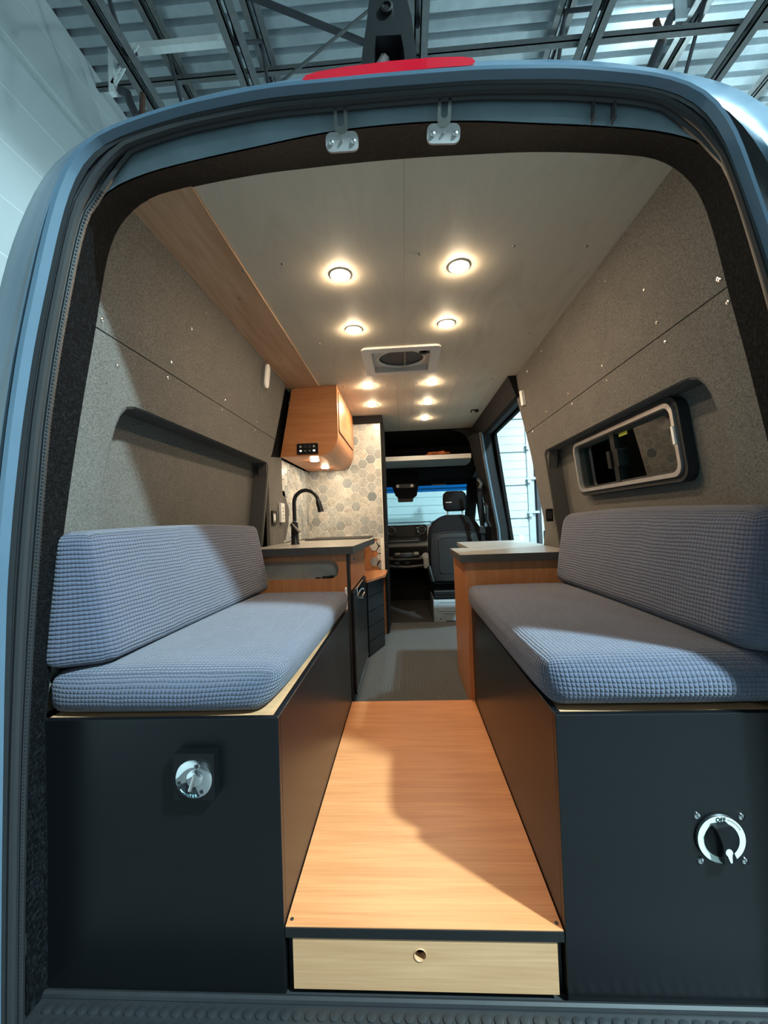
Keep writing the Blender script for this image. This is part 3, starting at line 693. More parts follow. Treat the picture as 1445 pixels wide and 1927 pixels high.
# water inlet
t = thing('water_inlet', (-.475, 0, .46), 'round chrome water inlet plate on a square black block, marked WATER', 'inlet')
MB().box(-.5165, -.428, -.026, 0, .418, .515, .001).build('block', 'black_laminate', t)
pc = (-.471, -.0262, .464)
pl = MB().lathe(pc, (0, -1, 0), [(.040, 0), (.040, .003), (.037, .005), (.020, .0058), (.004, .006)], 40).build('plate', 'chrome', t, smooth=True)
MB().lathe((pc[0]+.004, pc[1]-.005, pc[2]+.004), (0, -1, 0), [(.017, 0), (.017, .004), (.014, .006), (.003, .0062)], 28).build('cap', 'chrome', pl, smooth=True)
MB().tube([(pc[0]+.008, pc[1]-.013, pc[2]+.014), (pc[0]-.002, pc[1]-.014, pc[2]-.016)], [.0035, .0045], 8).build('key_lever', 'steel', pl, smooth=True)
for a in (72, 190, 308):
    a = math.radians(a); p = (pc[0]+.030*math.cos(a), pc[1]-.0045, pc[2]+.030*math.sin(a))
    h = MB().lathe(p, (0, -1, 0), [(.0062, 0), (.0060, .0012), (.0045, .0014), (.0040, .0004)], 14).build('screw_hole', 'chrome', pl, smooth=True)
    MB().cyl((p[0], p[1]-.0005, p[2]), (0, -.0008, 0), .0040, n=12).build('screw_recess', 'ink', pl)
# dark printed arc and lettering
arc_o = []; arc_i = []
for k in range(21):
    a = math.radians(196+k*(292-196)/20); arc_o.append((pc[0]+.0365*math.cos(a), pc[2]+.0365*math.sin(a))); arc_i.append((pc[0]+.012*math.cos(a), pc[2]+.012*math.sin(a)))
mb = MB(); n = 21
mb.loft([[(x, pc[1]-.0059, z) for x, z in arc_i], [(x, pc[1]-.0060, z) for x, z in [(pc[0]+(p[0]-pc[0])*.55, pc[2]+(p[1]-pc[2])*.55) for p in arc_o]], [(x, pc[1]-.0056, z) for x, z in arc_o]])
mb.build('printed_band', 'ink', pl)
mb = MB()
for i, ch in enumerate('WATER'):
    a = math.radians(239+i*10.8); R = .0318
    rear_text(mb, ch, .0074 if ch != 'W' else .0066, (pc[0]+R*math.cos(a), pc[1]-.0072, pc[2]+R*math.sin(a)), a+math.pi/2, .0002)
mb.tube([(pc[0]+.0325*math.cos(math.radians(b_)), pc[1]-.0064, pc[2]+.0325*math.sin(math.radians(b_))) for b_ in (214, 218, 222, 226, 230)], .0009, 6)
mb.build('lettering', 'ink_blue', pl)

# rotary battery switch
t = thing('battery_switch', (.62, 0, .33), 'round black rotary switch with pale ring marked OFF and ON', 'switch')
sx, sz = .612, .326
bs = MB().lathe((sx, 0, sz), (0, -1, 0), [(.0495, 0), (.0495, .003), (.0475, .0052), (.046, .0054)], 40).build('base', 'black_plastic', t, smooth=True)
MB().ring([(sx+.0465*math.cos(k*math.tau/48), sz+.0465*math.sin(k*math.tau/48)) for k in range(48)], [(sx+.0345*math.cos(k*math.tau/48), sz+.0345*math.sin(k*math.tau/48)) for k in range(48)], 1, -.0062, -.005).build('label_ring', 'switch_ring', bs)
kn = MB().lathe((sx, -.0045, sz), (0, -1, 0), [(.0345, 0), (.034, .003), (.030, .0045), (.012, .005)], 36).build('knob_dish', 'black_plastic', t, smooth=True)
a = math.radians(-80)
mb = MB(); poly = []
for k in range(25):
    u = -1+2*k/24; poly.append((u*.036, .0085+.006*u*u))
poly += [(p[0], -p[1]) for p in poly[::-1]]
ca, sa = math.cos(a), math.sin(a)
mb.prism([(sx+p[0]*ca-p[1]*sa, sz+p[0]*sa+p[1]*ca) for p in poly], 1, -.021, -.006).build('knob_grip', 'black_plastic', t, smooth=True)
mb = MB(); tip = []
for k in range(17):
    b_ = math.radians(20+k*320/16); tip.append((.010-.0068*math.cos(b_)*-1-.0, .0068*math.sin(b_)))
tip = [(.014+.0068*math.cos(math.radians(40+k*280/16)), .0068*math.sin(math.radians(40+k*280/16))) for k in range(17)]+[(.034, -.0016), (.034, .0016)]
mb.prism([(sx+p[0]*ca-p[1]*sa, sz+p[0]*sa+p[1]*ca) for p in tip], 1, -.0218, -.021).build('pointer_mark', 'switch_ring', t)
mb = MB(); rear_text(mb, 'OFF', .0115, (sx, -.0066, sz+.0405), 0); rear_text(mb, 'ON', .0115, (sx+.003, -.0066, sz-.0412), 0); mb.build('lettering', 'ink', t)
mb = MB()
for i in range(9):
    b_ = math.radians(30+i*5); mb.box(sx+.042*math.cos(b_)-.001, sx+.042*math.cos(b_)+.001, -.0066, -.0061, sz+.042*math.sin(b_)-.0008, sz+.042*math.sin(b_)+.0008)
mb.build('fine_print', 'ink', t)
for dx, dz in ((-.043, .045), (.044, .043), (-.040, -.045), (.046, -.045)):
    s0 = MB().lathe((sx+dx, 0, sz+dz), (0, -1, 0), [(.0065, 0), (.006, .003), (.003, .0046)], 12).build('screw', 'chrome', t, smooth=True)
    MB().box(sx+dx-.0030, sx+dx+.0030, -.0050, -.0043, sz+dz-.0006, sz+dz+.0006).box(sx+dx-.0006, sx+dx+.0006, -.0050, -.0043, sz+dz-.003, sz+dz+.003).build('cross_recess', 'ink', s0)

# cushions
def seat_fn(s_, x_in, x_out, y0, z0, tuck):
    W_ = abs(x_out-x_in)
    def fn(u, v, w_):
        L = 1.05; t = u/L; vv = v/W_
        bulge = .016*max(0, math.sin(math.pi*min(1, max(0, t))))**.5*max(0, math.sin(math.pi*min(1, max(0, vv))))**.6
        z = z0+w_*(1+bulge/.10)
        y = y0+u+(-.022*math.sin(math.pi*min(1, max(0, w_/.095)))*max(0, math.sin(math.pi*min(1, max(0, vv))))**.7 if t < .5 else 0)*(1-t)
        hh = min(1, max(0, w_/.10))
        inn = tuck*(.006+.042*(1-hh)**1.4*(1-.75*min(1, max(0, t))))   # underside tucks in
        inn += (.006+.014*tuck)*math.exp(-max(0, u)/.07)              # rounded rear corner
        x = x_in+s_*(v+inn*(1-min(1, max(0, vv)))**3)
        return (x, y, z)
    return fn, W_
fn, W_ = seat_fn(-1, -.280, -.848, .024, .5715, 1.0)
tag(cushion('seat_cushion', 'waffle', None, fn, 1.05, W_, .102, .036), 'slate waffle-knit seat cushion lying on the left bench', 'cushion', 'waffle-knit bench cushions')
fn, W_ = seat_fn(1, .274, .835, .024, .5780, .3)
tag(cushion('seat_cushion', 'waffle', None, fn, 1.05, W_, .106, .032), 'slate waffle-knit seat cushion lying on the right bench', 'cushion', 'waffle-knit bench cushions')
def back_fn(s_, near_in, far_in, y0, L, H, z0, top_lean):
    # v: 0 front (towards aisle) .. 1 wall side ; w: height
    def fn(u, v, w_):
        t = u/L; h = w_/H; xf = near_in+(far_in-near_in)*t
        z = z0+w_+.012*math.sin(math.pi*t)*h
        xw = wx(min(z, 1.0))-.004
        a = xf+top_lean*h
        x = a+(max(xw, a+.03)-a)*(v/.12)
        x -= .010*math.sin(math.pi*h)*(1-v/.12)*max(0, math.sin(math.pi*min(1, max(0, t))))**.5
        y = y0+u+(.035*h*(1-v/.12) if False else 0)+ (1-t)*(-.045+.055*(1-v/.12)*1.0)*1.0*(1-.3*h)
        return (s_*x, y, z)
    return fn
tag(cushion('back_cushion', 'waffle_rib', None, back_fn(-1, .700, .672, .040, 1.05, .315, .682, .055), 1.05, .12, .315, .028, nz=22, ny=8), 'slate waffle-knit back cushion leaning on the left wall', 'cushion', 'waffle-knit bench cushions')
tag(cushion('back_cushion', 'waffle_rib', None, back_fn(1, .690, .672, .02, 1.055, .315, .686, .055), 1.055, .12, .315, .045, nz=22, ny=8), 'slate waffle-knit back cushion leaning on the right wall', 'cushion', 'waffle-knit bench cushions')

# ================================================================== KITCHEN (left)
KX = -.290
t = thing('kitchen_cabinet', (-.54, 1.6, ZF), 'wood laminate kitchen cabinet with open niche, left behind the bench', 'cabinet')
y0 = 1.125
ny, nz0, nz1 = .0, .724, .815
nich_o = [(-.80, ZF), (-.80, .845), (KX-.012, .845), (KX-.012, ZF)]
# rear-facing panel with a slot that has round ends
slot = rrect(-.74, -.342, nz0, nz1, .044, 8)
pan = []
for (x, z) in slot:
    dx, dz = x-(-.541), z-.77
    pan.append((-.80 if x < -.60 else (KX-.012 if x > -.40 else x), .845 if dz > 0 else .50))
MB().ring(pan, slot, 1, y0, y0+.016).build('end_panel', 'wood_z', t)
MB().box(-.80, KX-.012, y0, y0+.016, ZF, .50).build('end_panel', 'wood_z', t)
MB().box(-.80, -.316, y0+.050, y0+.058, .60, .84).build('niche_back', 'ceiling_ply', t)
MB().box(-.80, -.316, y0+.016, y0+.050, .712, .720).build('niche_floor', 'wood_pale', t)
MB().box(-.43, -.40, y0+.02, y0+.045, .720, .732, .002).box(-.395, -.372, y0+.025, y0+.045, .720, .736, .002).box(-.465, -.44, y0+.02, y0+.04, .720, .729, .002).build('niche_clutter', 'black_plastic', t)
MB().box(-.315, KX, y0+.001, y0+.016, ZF, .845, .001).build('corner_strip', 'black_edge', t)
MB().box(-.80, KX, y0+.016, y0+.05, ZF, .705).build('inner_frame', 'dark_trim', t)
MB().box(KX-.012, KX, 1.145, 1.165, ZF, .845).build('face_frame', 'black_edge', t)
MB().box(KX-.014, KX+.002, 1.18, 1.82, .655, .835, .001).build('drawer_front', 'wood_y', t)
MB().box(KX-.012, KX+.006, 1.25, 1.30, .795, .812, .003).build('drawer_catch', 'chrome', t)
MB().box(KX-.012, KX, 1.82, 1.86, ZF, .845).build('face_frame', 'wood_z', t)
fr = thing('fridge', (KX, 1.5, ZF), 'black built-in fridge with chrome latch under the kitchen worktop', 'fridge')
MB().box(KX-.40, KX-.002, 1.17, 1.815, ZF+.04, .648).build('fridge_body', 'black_plastic', fr)
MB().box(KX-.002, KX+.012, 1.18, 1.81, ZF+.05, .645, .003).build('fridge_door', 'black_laminate', fr)
MB().box(KX, KX+.016, 1.30, 1.62, .60, .648, .004).build('latch_plate', 'chrome', fr); MB().tube([(KX+.012, 1.32, .60), (KX+.030, 1.36, .585), (KX+.030, 1.56, .585), (KX+.012, 1.60, .60)], .008, 8).build('latch_handle', 'chrome', fr, smooth=True)
MB().box(KX, KX+.014, 1.18, 1.81, ZF+.046, ZF+.054).build('door_trim', 'chrome', fr)
MB().box(KX+.011, KX+.0125, 1.19, 1.80, ZF+.30, ZF+.302).build('door_groove', 'ink', fr)
tag(MB().box(-.311, -.302, 1.100, 1.122, .42, .68, .001).build('paper_slip', 'tag_white'), 'white paper slip tucked behind the end of the left bench', 'paper')
# worktop
CT = .882
t = thing('worktop', (-.52, 1.7, CT-.038), 'dark slate kitchen worktop carrying the black tap', 'worktop')
wt = [(-.785, 1.105), (-.265, 1.105), (-.232, 2.07), (-.34, 2.44), (-.785, 2.44)]
MB().prism(wt, 2, CT-.036, CT).build('slab', 'counter', t)
MB().prism([(-.785, 1.1035), (-.264, 1.1035), (-.2305, 2.072), (-.234, 2.072), (-.2672, 1.107), (-.785, 1.107)], 2, CT-.037, CT-.001).build('edge_band', 'counter_edge', t)
t = thing('sink_cover', (-.5, 2.2, CT), 'dark glass sink cover on the kitchen worktop below the tiles', 'sink')
MB().prism(rrect(-.72, -.27, 1.98, 2.38, .03), 2, CT+.0005, CT+.008).build('glass_lid', 'black_plastic', t, smooth=True)
MB().tube([(p[0], p[1], CT+.004) for p in rrect(-.724, -.266, 1.976, 2.384, .032)], .004, 6, closed=True).build('rim', 'black_edge', t, smooth=True)
# tap
t = thing('kitchen_tap', (-.655, 1.5, CT), 'matt black gooseneck kitchen tap with pull-down head', 'tap')
bx, by = -.657, 1.5
MB().lathe((bx, by, CT), (0, 0, 1), [(.027, 0), (.027, .004), (.023, .01), (.0215, .10), (.0195, .13), (.012, .134)], 24).build('tap_body', 'faucet_black', t, smooth=True)
pth = [(bx, by, CT+.13), (bx, by, CT+.22)]
for k in range(15):
    a = math.radians(180-k*168/14); pth.append((bx+.072+.072*math.cos(a), by, CT+.245+.072*math.sin(a)))
MB().tube(pth, .0115, 12).build('spout', 'faucet_black', t, smooth=True)
e = Vector(pth[-1]); d = Vector((.22, 0, -1)).normalized()
MB().tube([e, e+d*.004], .0135, 14).build('spout_ring', 'chrome', t, smooth=True)
MB().tube([e+d*.004, e+d*.02, e+d*.055, e+d*.075], [.013, .0165, .0165, .0185], 14).build('spray_head', 'faucet_black', t, smooth=True)
MB().tube([(bx, by, CT+.1345), (bx, by, CT+.138)], .0135, 16).build('neck_ring', 'chrome', t, smooth=True)
MB().tube([(bx-.012, by-.03, CT+.122), (bx+.012, by-.034, CT+.09), (bx+.03, by-.03, CT+.065)], [.009, .013, .019], 12).build('mixer_lever', 'faucet_black', t, smooth=True)

# partition with marble hex tiles
PY = 2.45
t = thing('tile_partition', (-.5, PY, ZF), 'floor-to-ceiling partition faced with cream and grey marble hexagon tiles', 'partition')
MB().box(-.82, -.178, PY+.012, PY+.10, ZF, ZC).build('board', 'wood_z', t)
MB().box(-.81, -.185, PY+.006, PY+.012, .862, ZC-.06).build('grout_bed', 'grout', t)
MB().box(-.215, -.185, PY+.006, PY+.012, .60, .862).build('grout_bed', 'grout', t)
MB().box(-.184, -.172, PY-.004, PY+.105, ZF, ZC-.03).build('edge_post', 'dark_trim', t)
MB().box(-.172, -.166, PY+.02, PY+.42, ZF, ZC-.03).build('side_face', 'dark_trim', t)
MB().box(-.82, -.166, PY-.02, PY+.10, ZC-.06, ZC-.001).build('top_trim', 'dark_trim', t)
MB().box(-.188, -.180, PY-.003, PY+.006, .60, ZC-.06).build('corner_bead', 'grout', t)
def clip(poly, ax, v, keep_gt):
    out = []
    for i, a in enumerate(poly):
        b = poly[(i+1) % len(poly)]; ia = (a[ax] > v) == keep_gt; ib = (b[ax] > v) == keep_gt
        if ia: out.append(a)
        if ia != ib:
            k = (v-a[ax])/(b[ax]-a[ax]); out.append(tuple(a[j]+k*(b[j]-a[j]) for j in range(2)))
    return out
R = .0425
hexp = [(R*math.cos(math.radians(60*k)), R*math.sin(math.radians(60*k))) for k in range(6)]
DX, DZ = R*1.5+.003, R*math.sqrt(3)+.0035
def tile_mesh(poly, f):
    n = len(poly); cx = sum(p[0] for p in poly)/n; cz = sum(p[1] for p in poly)/n
    top = [(cx+(p[0]-cx)*.94, cz+(p[1]-cz)*.94) for p in poly]
    v = [f(p, 0) for p in poly]+[f(p, .0013) for p in poly]+[f(p, .0022) for p in top]
    fa = [(i, (i+1) % n, n+(i+1) % n, n+i) for i in range(n)]+[(n+i, n+(i+1) % n, 2*n+(i+1) % n, 2*n+i) for i in range(n)]+[tuple(range(2*n, 3*n))]
    return MB().add(v, fa)
def hex_field(parent, x0, x1, z0, z1, f, place, skip):
    shared = None; i = 0; cnt = 0
    cx = x1-.014
    while cx > x0-R:
        cz = z0-.01+(DZ/2 if i % 2 else 0)
        while cz < z1+R:
            if not skip(cx, cz):
                poly = [(cx+p[0], cz+p[1]) for p in hexp]; full_ = True
                for ax, v, g_ in ((0, x0, True), (0, x1, False), (1, z0, True), (1, z1, False)):
                    q = clip(poly, ax, v, g_)
                    if q != poly: full_ = False
                    poly = q
                    if len(poly) < 3: break
                if len(poly) >= 3:
                    area = abs(sum(poly[k-1][0]*poly[k][1]-poly[k][0]*poly[k-1][1] for k in range(len(poly))))/2
                    if area > .0002:
                        if full_ and shared: o = inst('tile', shared, parent, place((cx, cz)))
                        else:
                            loc = [(p[0]-cx, p[1]-cz) for p in poly]; o = tile_mesh(loc, f).build('tile', 'marble_tile', parent, loc=place((cx, cz)))
                            if full_: shared = o.data
                        cnt += 1
            cz += DZ
        cx -= DX; i += 1
    return cnt
def skip_front(x, z):
    if z > 1.47 and x < -.50: return True          # behind the overhead cabinet
    return False
n1 = hex_field(t, -.795, -.190, .872, ZC-.062, lambda p, d: (p[0], -d, p[1]), lambda c: (c[0], PY+.006, c[1]), skip_front)
for (x, z) in ((-.212, .83), (-.212, .77), (-.212, .71), (-.212, .65), (-.266, .80), (-.266, .673)):
    tile_mesh(hexp, lambda p, d: (p[0], -d, p[1])).build('tile', 'marble_tile', t, loc=(x, PY+.010, z))
# tiles on the van side wall behind the tap
t = thing('tile_backsplash', (-.79, 2.05, CT), 'marble hexagon backsplash on the side wall behind the tap', 'backsplash')
WXT = -.800
MB().box(WXT-.01, WXT, 1.66, PY, CT-.02, 1.43).build('grout_bed', 'grout', t)
def skip_side(y, z): return (y < 1.80 and .96 < z < 1.20) or (y < 1.74 and z < 1.24) or (y < 1.86 and 1.02 < z < 1.13)
n2 = hex_field(t, 1.665, PY-.002, CT+.002, 1.425, lambda p, d: (d, p[0], p[1]), lambda c: (WXT, c[0], c[1]), skip_side)
# lining of the van wall beside the tiles
MB().prism([(1.422, .575), (1.43, 1.395), (1.69, 1.43), (1.69, .575)], 0, -.782, -.80).build('kitchen_lining', 'tweed', wall_l)
MB().prism([(1.69, .90), (1.69, 1.20), (1.80, 1.18), (1.87, 1.10), (1.84, 1.0), (1.76, .90)], 0, -.793, -.800).build('kitchen_lining', 'tweed_flat', wall_l)
MB().prism([(1.478, 1.505), (1.592, ZC), (1.76, ZC), (1.74, 1.42), (1.45, 1.40)], 0, lambda p: XL(p, .026), lambda p: XL(p, .045)).build('pillar_carpet', 'black_carpet', wall_l)
MB().box(-.83, -.80, 1.60, 2.56, .0, 1.43).build('kitchen_wall_core', 'dark_trim', wall_l)
# sockets
t = thing('power_socket', (-.78, 1.49, 1.05), 'dark framed power socket in the grey lining left of the tap', 'socket')
MB().ring(rrect(1.455, 1.535, 1.005, 1.085, .006, 3), rrect(1.468, 1.522, 1.018, 1.072, .004, 3), 0, -.7815, -.772).build('frame', 'black_plastic', t); MB().box(-.7815, -.775, 1.466, 1.524, 1.016, 1.074).build('socket_face', 'brushed', t)
MB().box(-.776, -.773, 1.478, 1.512, 1.028, 1.062).build('slot', 'white_plastic', t)
t = thing('usb_outlet', (-.78, 1.65, 1.08), 'tall white outlet strip on the side wall next to the tiles', 'socket')
MB().box(-.7815, -.765, 1.60, 1.675, 1.015, 1.135, .003).build('plate', 'white_plastic', t)
for z in (1.035, 1.055, 1.08, 1.10): MB().box(-.7655, -.7645, 1.63, 1.645, z, z+.008).build('port', 'ink', t)
# angled drawer base with five black planks beside the partition
t = thing('angled_base', (-.25, 2.1, ZF), 'angled black plank base with a small wooden shelf by the aisle', 'cabinet')
A, B = Vector((-.276, 1.875, 0)), Vector((-.186, 2.14, 0)); zt = .592
nrm = Vector((B.y-A.y, -(B.x-A.x), 0)).normalized()
for i in range(5):
    z0_, z1_ = ZF+i*(zt-ZF)/5+.002, ZF+(i+1)*(zt-ZF)/5-.002
    MB().prism([(A.x, A.y), (B.x, B.y), (B.x-nrm.x*.018, B.y-nrm.y*.018), (A.x-nrm.x*.018, A.y-nrm.y*.018)], 2, z0_, z1_).build('plank', 'black_laminate', t)
MB().prism([(A.x-.016, A.y+.004), (B.x-.016, B.y+.002), (B.x-.016, PY-.002), (-.60, PY-.002), (-.60, A.y+.01)], 2, ZF, zt-.004).build('base_core', 'black_edge', t)
MB().prism([(A.x+.004, A.y-.01), (B.x+.020, B.y-.004), (B.x+.020, PY-.002), (-.60, PY-.002), (-.60, A.y)], 2, zt, zt+.016).build('shelf_board', 'wood_y', t)
# overhead cabinet
t = thing('overhead_cabinet', (-.6, 2.05, 1.43), 'wood overhead cabinet with rounded lower edge above the tap', 'cabinet')
OY0, OY1 = 1.655, 2.44
prof = [(-.692, ZC-.012), (-.58, ZC-.001), (-.408, ZC-.001), (-.410, 1.56)]
for k in range(1, 12):
    a = math.radians(k*90/12); prof.append((-.410-.115*(1-math.cos(a)), 1.56-.130*math.sin(a)))
prof += [(-.525, 1.43), (-.778, 1.43)]
MB().prism(prof, 1, OY0+.014, OY1).build('body', 'wood_y', t, smooth=True)
pr2 = [(p[0]+(.002 if p[0] > -.5 else 0), p[1]-(.002 if p[1] < 1.5 else 0)) for p in prof]
MB().prism(pr2, 1, OY0, OY0+.0138).build('end_panel', 'wood_x', t, smooth=True)
dr = rrect(OY0+.05, OY1-.03, 1.585, ZC-.03, .03)
MB().prism(dr, 0, -.411, -.403).build('door', 'wood_y', t, smooth=True)
MB().tube([(-.4085, p[0], p[1]) for p in rrect(OY0+.046, OY1-.026, 1.581, ZC-.026, .034)], .0025, 6, closed=True).build('door_gap', 'rust', t)
cp = MB().prism(rrect(-.668, -.535, 1.4395, 1.507, .006, 3), 1, OY0-.008, OY0).build('control_panel', 'black_plastic', t)
cp['label'] = 'black touch control panel'
for i, x in enumerate((-.645, -.616, -.588, -.560)):
    MB().prism(rrect(x-.009, x+.009, 1.478, 1.496, .002, 2), 1, OY0-.0105, OY0-.008).build('button', 'rubber', cp)
    if i in (0, 3):
        MB().cyl((x, OY0-.008, 1.459), (0, -.002, 0), .009, n=16).build('button', 'brushed', cp); MB().box(x-.006, x+.006, OY0-.0112, OY0-.0102, 1.457, 1.463).build('indicator', 'button_glow', cp)
        MB().prism([(x-.006, 1.482), (x+.006, 1.482), (x+.002, 1.492), (x-.002, 1.492)], 1, OY0-.0115, OY0-.0105).build('symbol', 'switch_ring', cp)
    else: MB().prism(rrect(x-.006, x+.006, 1.456, 1.462, .001, 2), 1, OY0-.010, OY0-.008).build('symbol', 'brushed', cp)

# ------------------------------------------------------------------ recessed LED lights
def led_light(x, y, z, lab, group='warm recessed ceiling lights', rad=.029, soft=False):
    t = thing('downlight', (x, y, z), lab, 'light', group)
    if not led_me:
        b = MB().ring([(rad*1.22*math.cos(k*math.tau/28), rad*1.22*math.sin(k*math.tau/28)) for k in range(28)], [(rad*math.cos(k*math.tau/28), rad*math.sin(k*math.tau/28)) for k in range(28)], 2, -.0035, -.0002).build('bezel', 'white_plastic', t)
        l = MB().lathe((0, 0, 0), (0, 0, -1), [(rad*.99, .0005), (rad*.98, .0055), (rad*.82, .0095), (rad*.3, .011)], 28).build('lens', 'led', t, smooth=True)
        led_me.extend([b.data, l.data]); b.location = (x, y, z); l.location = (x, y, z)
    else:
        inst('bezel', led_me[0], t, (x, y, z)); l = inst('lens', led_me[1], t, (x, y, z))
        if soft: l.data = led_me[1].copy(); l.data.materials[0] = M['led_soft']
led_me = []
for (x, y, lab) in ((-.20, .525, 'nearest lit ceiling light left of the centre seam'), (.214, .522, 'nearest lit ceiling light right of the centre seam'), (-.205, .937, 'lit ceiling light between the nearest pair and the vent, left one'), (.212, .932, 'lit ceiling light between the nearest pair and the vent, right one'),
                    (-.213, 1.712, 'lit ceiling light beside the overhead cabinet, nearer one'), (-.221, 2.135, 'lit ceiling light beside the overhead cabinet, farther one'), (.197, 1.710, 'nearest of the three lit ceiling lights in line beyond the vent'), (.194, 2.138, 'middle of the three lit ceiling lights in line beyond the vent'), (.192, 2.605, 'farthest of the three lit ceiling lights in line beyond the vent')):
    led_light(x, y, ZC, lab)
led_light(-.598, 1.83, 1.43, 'nearer lit light under the overhead cabinet', 'lights under the overhead cabinet', soft=True)
led_light(-.60, 2.20, 1.43, 'farther lit light under the overhead cabinet', 'lights under the overhead cabinet', soft=True)

# roof vent
t = thing('roof_vent', (.005, 1.32, ZC), 'white square roof vent fan with round mesh screen', 'vent')
fo = rrect(-.198, .208, 1.137, 1.512, .03); fi = rrect(VX0+.002, VX1-.002, VY0+.002, VY1-.002, .012)
MB().ring(fo, fi, 2, ZC-.010, ZC).build('frame', 'white_plastic', t, smooth=True)
MB().ring(rrect(VX0, VX1, VY0, VY1, .012), rrect(VX0+.004, VX1-.004, VY0+.004, VY1-.004, .012), 2, ZC-.004, ZC+.055).build('shaft', 'vent_tray', t)
cxv, cyv = .005, 1.345
circ = [(cxv+.128*math.cos(k*math.tau/48), cyv+.116*math.sin(k*math.tau/48)) for k in range(48)]
sq = []
for k in range(48):
    a = k*math.tau/48; dx, dy = math.cos(a), math.sin(a)
    q = min(((VX1-.004-cxv) if dx > 0 else (cxv-VX0-.004))/max(1e-6, abs(dx)), ((VY1-.004-cyv) if dy > 0 else (cyv-VY0-.004))/max(1e-6, abs(dy))); sq.append((cxv+dx*q, cyv+dy*q))
MB().ring(sq, circ, 2, ZC+.022, ZC+.028).build('tray', 'vent_tray', t)
MB().tube([(p[0], p[1], ZC+.02) for p in circ], .007, 8, closed=True).build('screen_ring', 'white_plastic', t, smooth=True)
MB().prism(circ, 2, ZC+.030, ZC+.034).build('mesh_screen', 'mesh_screen', t)
MB().cyl((.125, 1.222, ZC-.012), (0, 0, .034), .013, n=14).build('crank_hub', 'black_plastic', t, smooth=True)
MB().tube([(.125, 1.222, ZC-.010), (.150, 1.212, ZC-.008)], .007, 8).build('crank_arm', 'black_plastic', t); MB().tube([(.125, 1.222, ZC-.010), (.102, 1.210, ZC-.008)], .007, 8).build('crank_arm', 'black_plastic', t)
# small wall things
t = thing('reading_light', (-.73, 1.22, 1.79), 'slim chrome-edged reading light high on the left wall', 'light')
rp = rrect(1.185, 1.255, 1.715, 1.855, .032)
MB().prism(rp, 0, lambda p: XL(p, -.016), lambda p: XL(p, 0)).build('rim', 'chrome', t, smooth=True)
MB().prism(rrect(1.193, 1.247, 1.723, 1.847, .026), 0, lambda p: XL(p, -.021), lambda p: XL(p, -.015)).build('lens', 'white_plastic', t, smooth=True)
tag(MB().prism([(1.565, 1.66), (1.56, 1.745), (1.60, 1.75), (1.605, 1.665)], 0, lambda p: XR(p, -.016), lambda p: XR(p, 0)).build('wall_block', 'white_plastic'), 'small pale block fixed to the upper right wall near the side door', 'block')
t = thing('light_switch', (.80, 1.45, 1.0), 'small black rocker switch at the front of the right bay', 'switch')
MB().box(.762, .80, 1.384, 1.402, .965, 1.035, .004).build('plate', 'black_plastic', t); MB().box(.770, .792, 1.380, 1.386, .98, 1.02, .002).build('rocker', 'rubber', t)
t = thing('ceiling_switch', (.585, 2.43, ZC), 'small black push switch on the ceiling near the cab', 'switch')
MB().prism(rrect(.555, .615, 2.405, 2.455, .01), 2, ZC-.010, ZC).build('plate', 'black_plastic', t); MB().prism(rrect(.565, .592, 2.414, 2.446, .008), 2, ZC-.014, ZC-.010).build('button', 'brushed', t)

# ================================================================== RIGHT CABINET AND FOLDING TOP
t = thing('side_cabinet', (.52, 1.35, ZF), 'wood laminate cabinet behind the right bench', 'cabinet')
MB().box(.283, .80, 1.105, 1.121, ZF, .786, .001).build('end_panel', 'wood_z', t)
MB().box(.276, .283, 1.105, 1.60, ZF, .786, .001).build('side_panel', 'wood_z', t)
MB().box(.284, .78, 1.122, 1.598, ZF, .78).build('carcass', 'dark_trim', t)
RT = .825
t = thing('side_worktop', (.5, 1.5, RT), 'slate worktop with a stepped end on the right cabinet', 'worktop')
rw = [(.252, 1.085), (.79, 1.085), (.79, 1.55), (.785, 1.60), (.262, 1.60)]
rw = [(.252, 1.085), (.80, 1.085), (.80, 1.56), (.255, 1.56)]
MB().prism(rw, 2, RT-.036, RT).build('slab', 'counter', t)
MB().prism([(.2505, 1.0835), (.80, 1.0835), (.80, 1.087), (.2535, 1.087), (.2565, 1.5615), (.2535, 1.5615)], 2, RT-.037, RT-.001).build('edge_band', 'counter_edge', t)
MB().prism([(.362, 1.563), (.80, 1.563), (.83, 1.70), (.83, 2.22), (.375, 2.22)], 2, RT-.026, RT).build('flap', 'counter', t)
MB().box(.40, .42, 1.60, 2.0, .55, .79).build('flap_bracket', 'joist_dark', t)

# ================================================================== CAB
# overhead shelf and headliner
cb = struct('wall_cab_front', (0, 4.2, .1))
MB().box(-.83, .83, 3.07, 4.0, ZC+.03, ZC+.05).build('headliner', 'dark_trim', cb)
MB().loft([[(-.83, 3.06, ZC+.03), (.83, 3.06, ZC+.03)], [(-.83, 3.9, ZC-.02), (.83, 3.9, ZC-.02)], [(-.83, 4.0, 1.64), (.83, 4.0, 1.64)], [(-.83, 3.75, 1.585), (.83, 3.75, 1.585)], [(-.83, 4.15, 1.50), (.83, 4.15, 1.50)], [(-.83, 4.29, 1.435), (.83, 4.29, 1.435)], [(-.83, 4.32, 1.437), (.83, 4.32, 1.437)]]).build('headliner', 'dark_trim', cb)
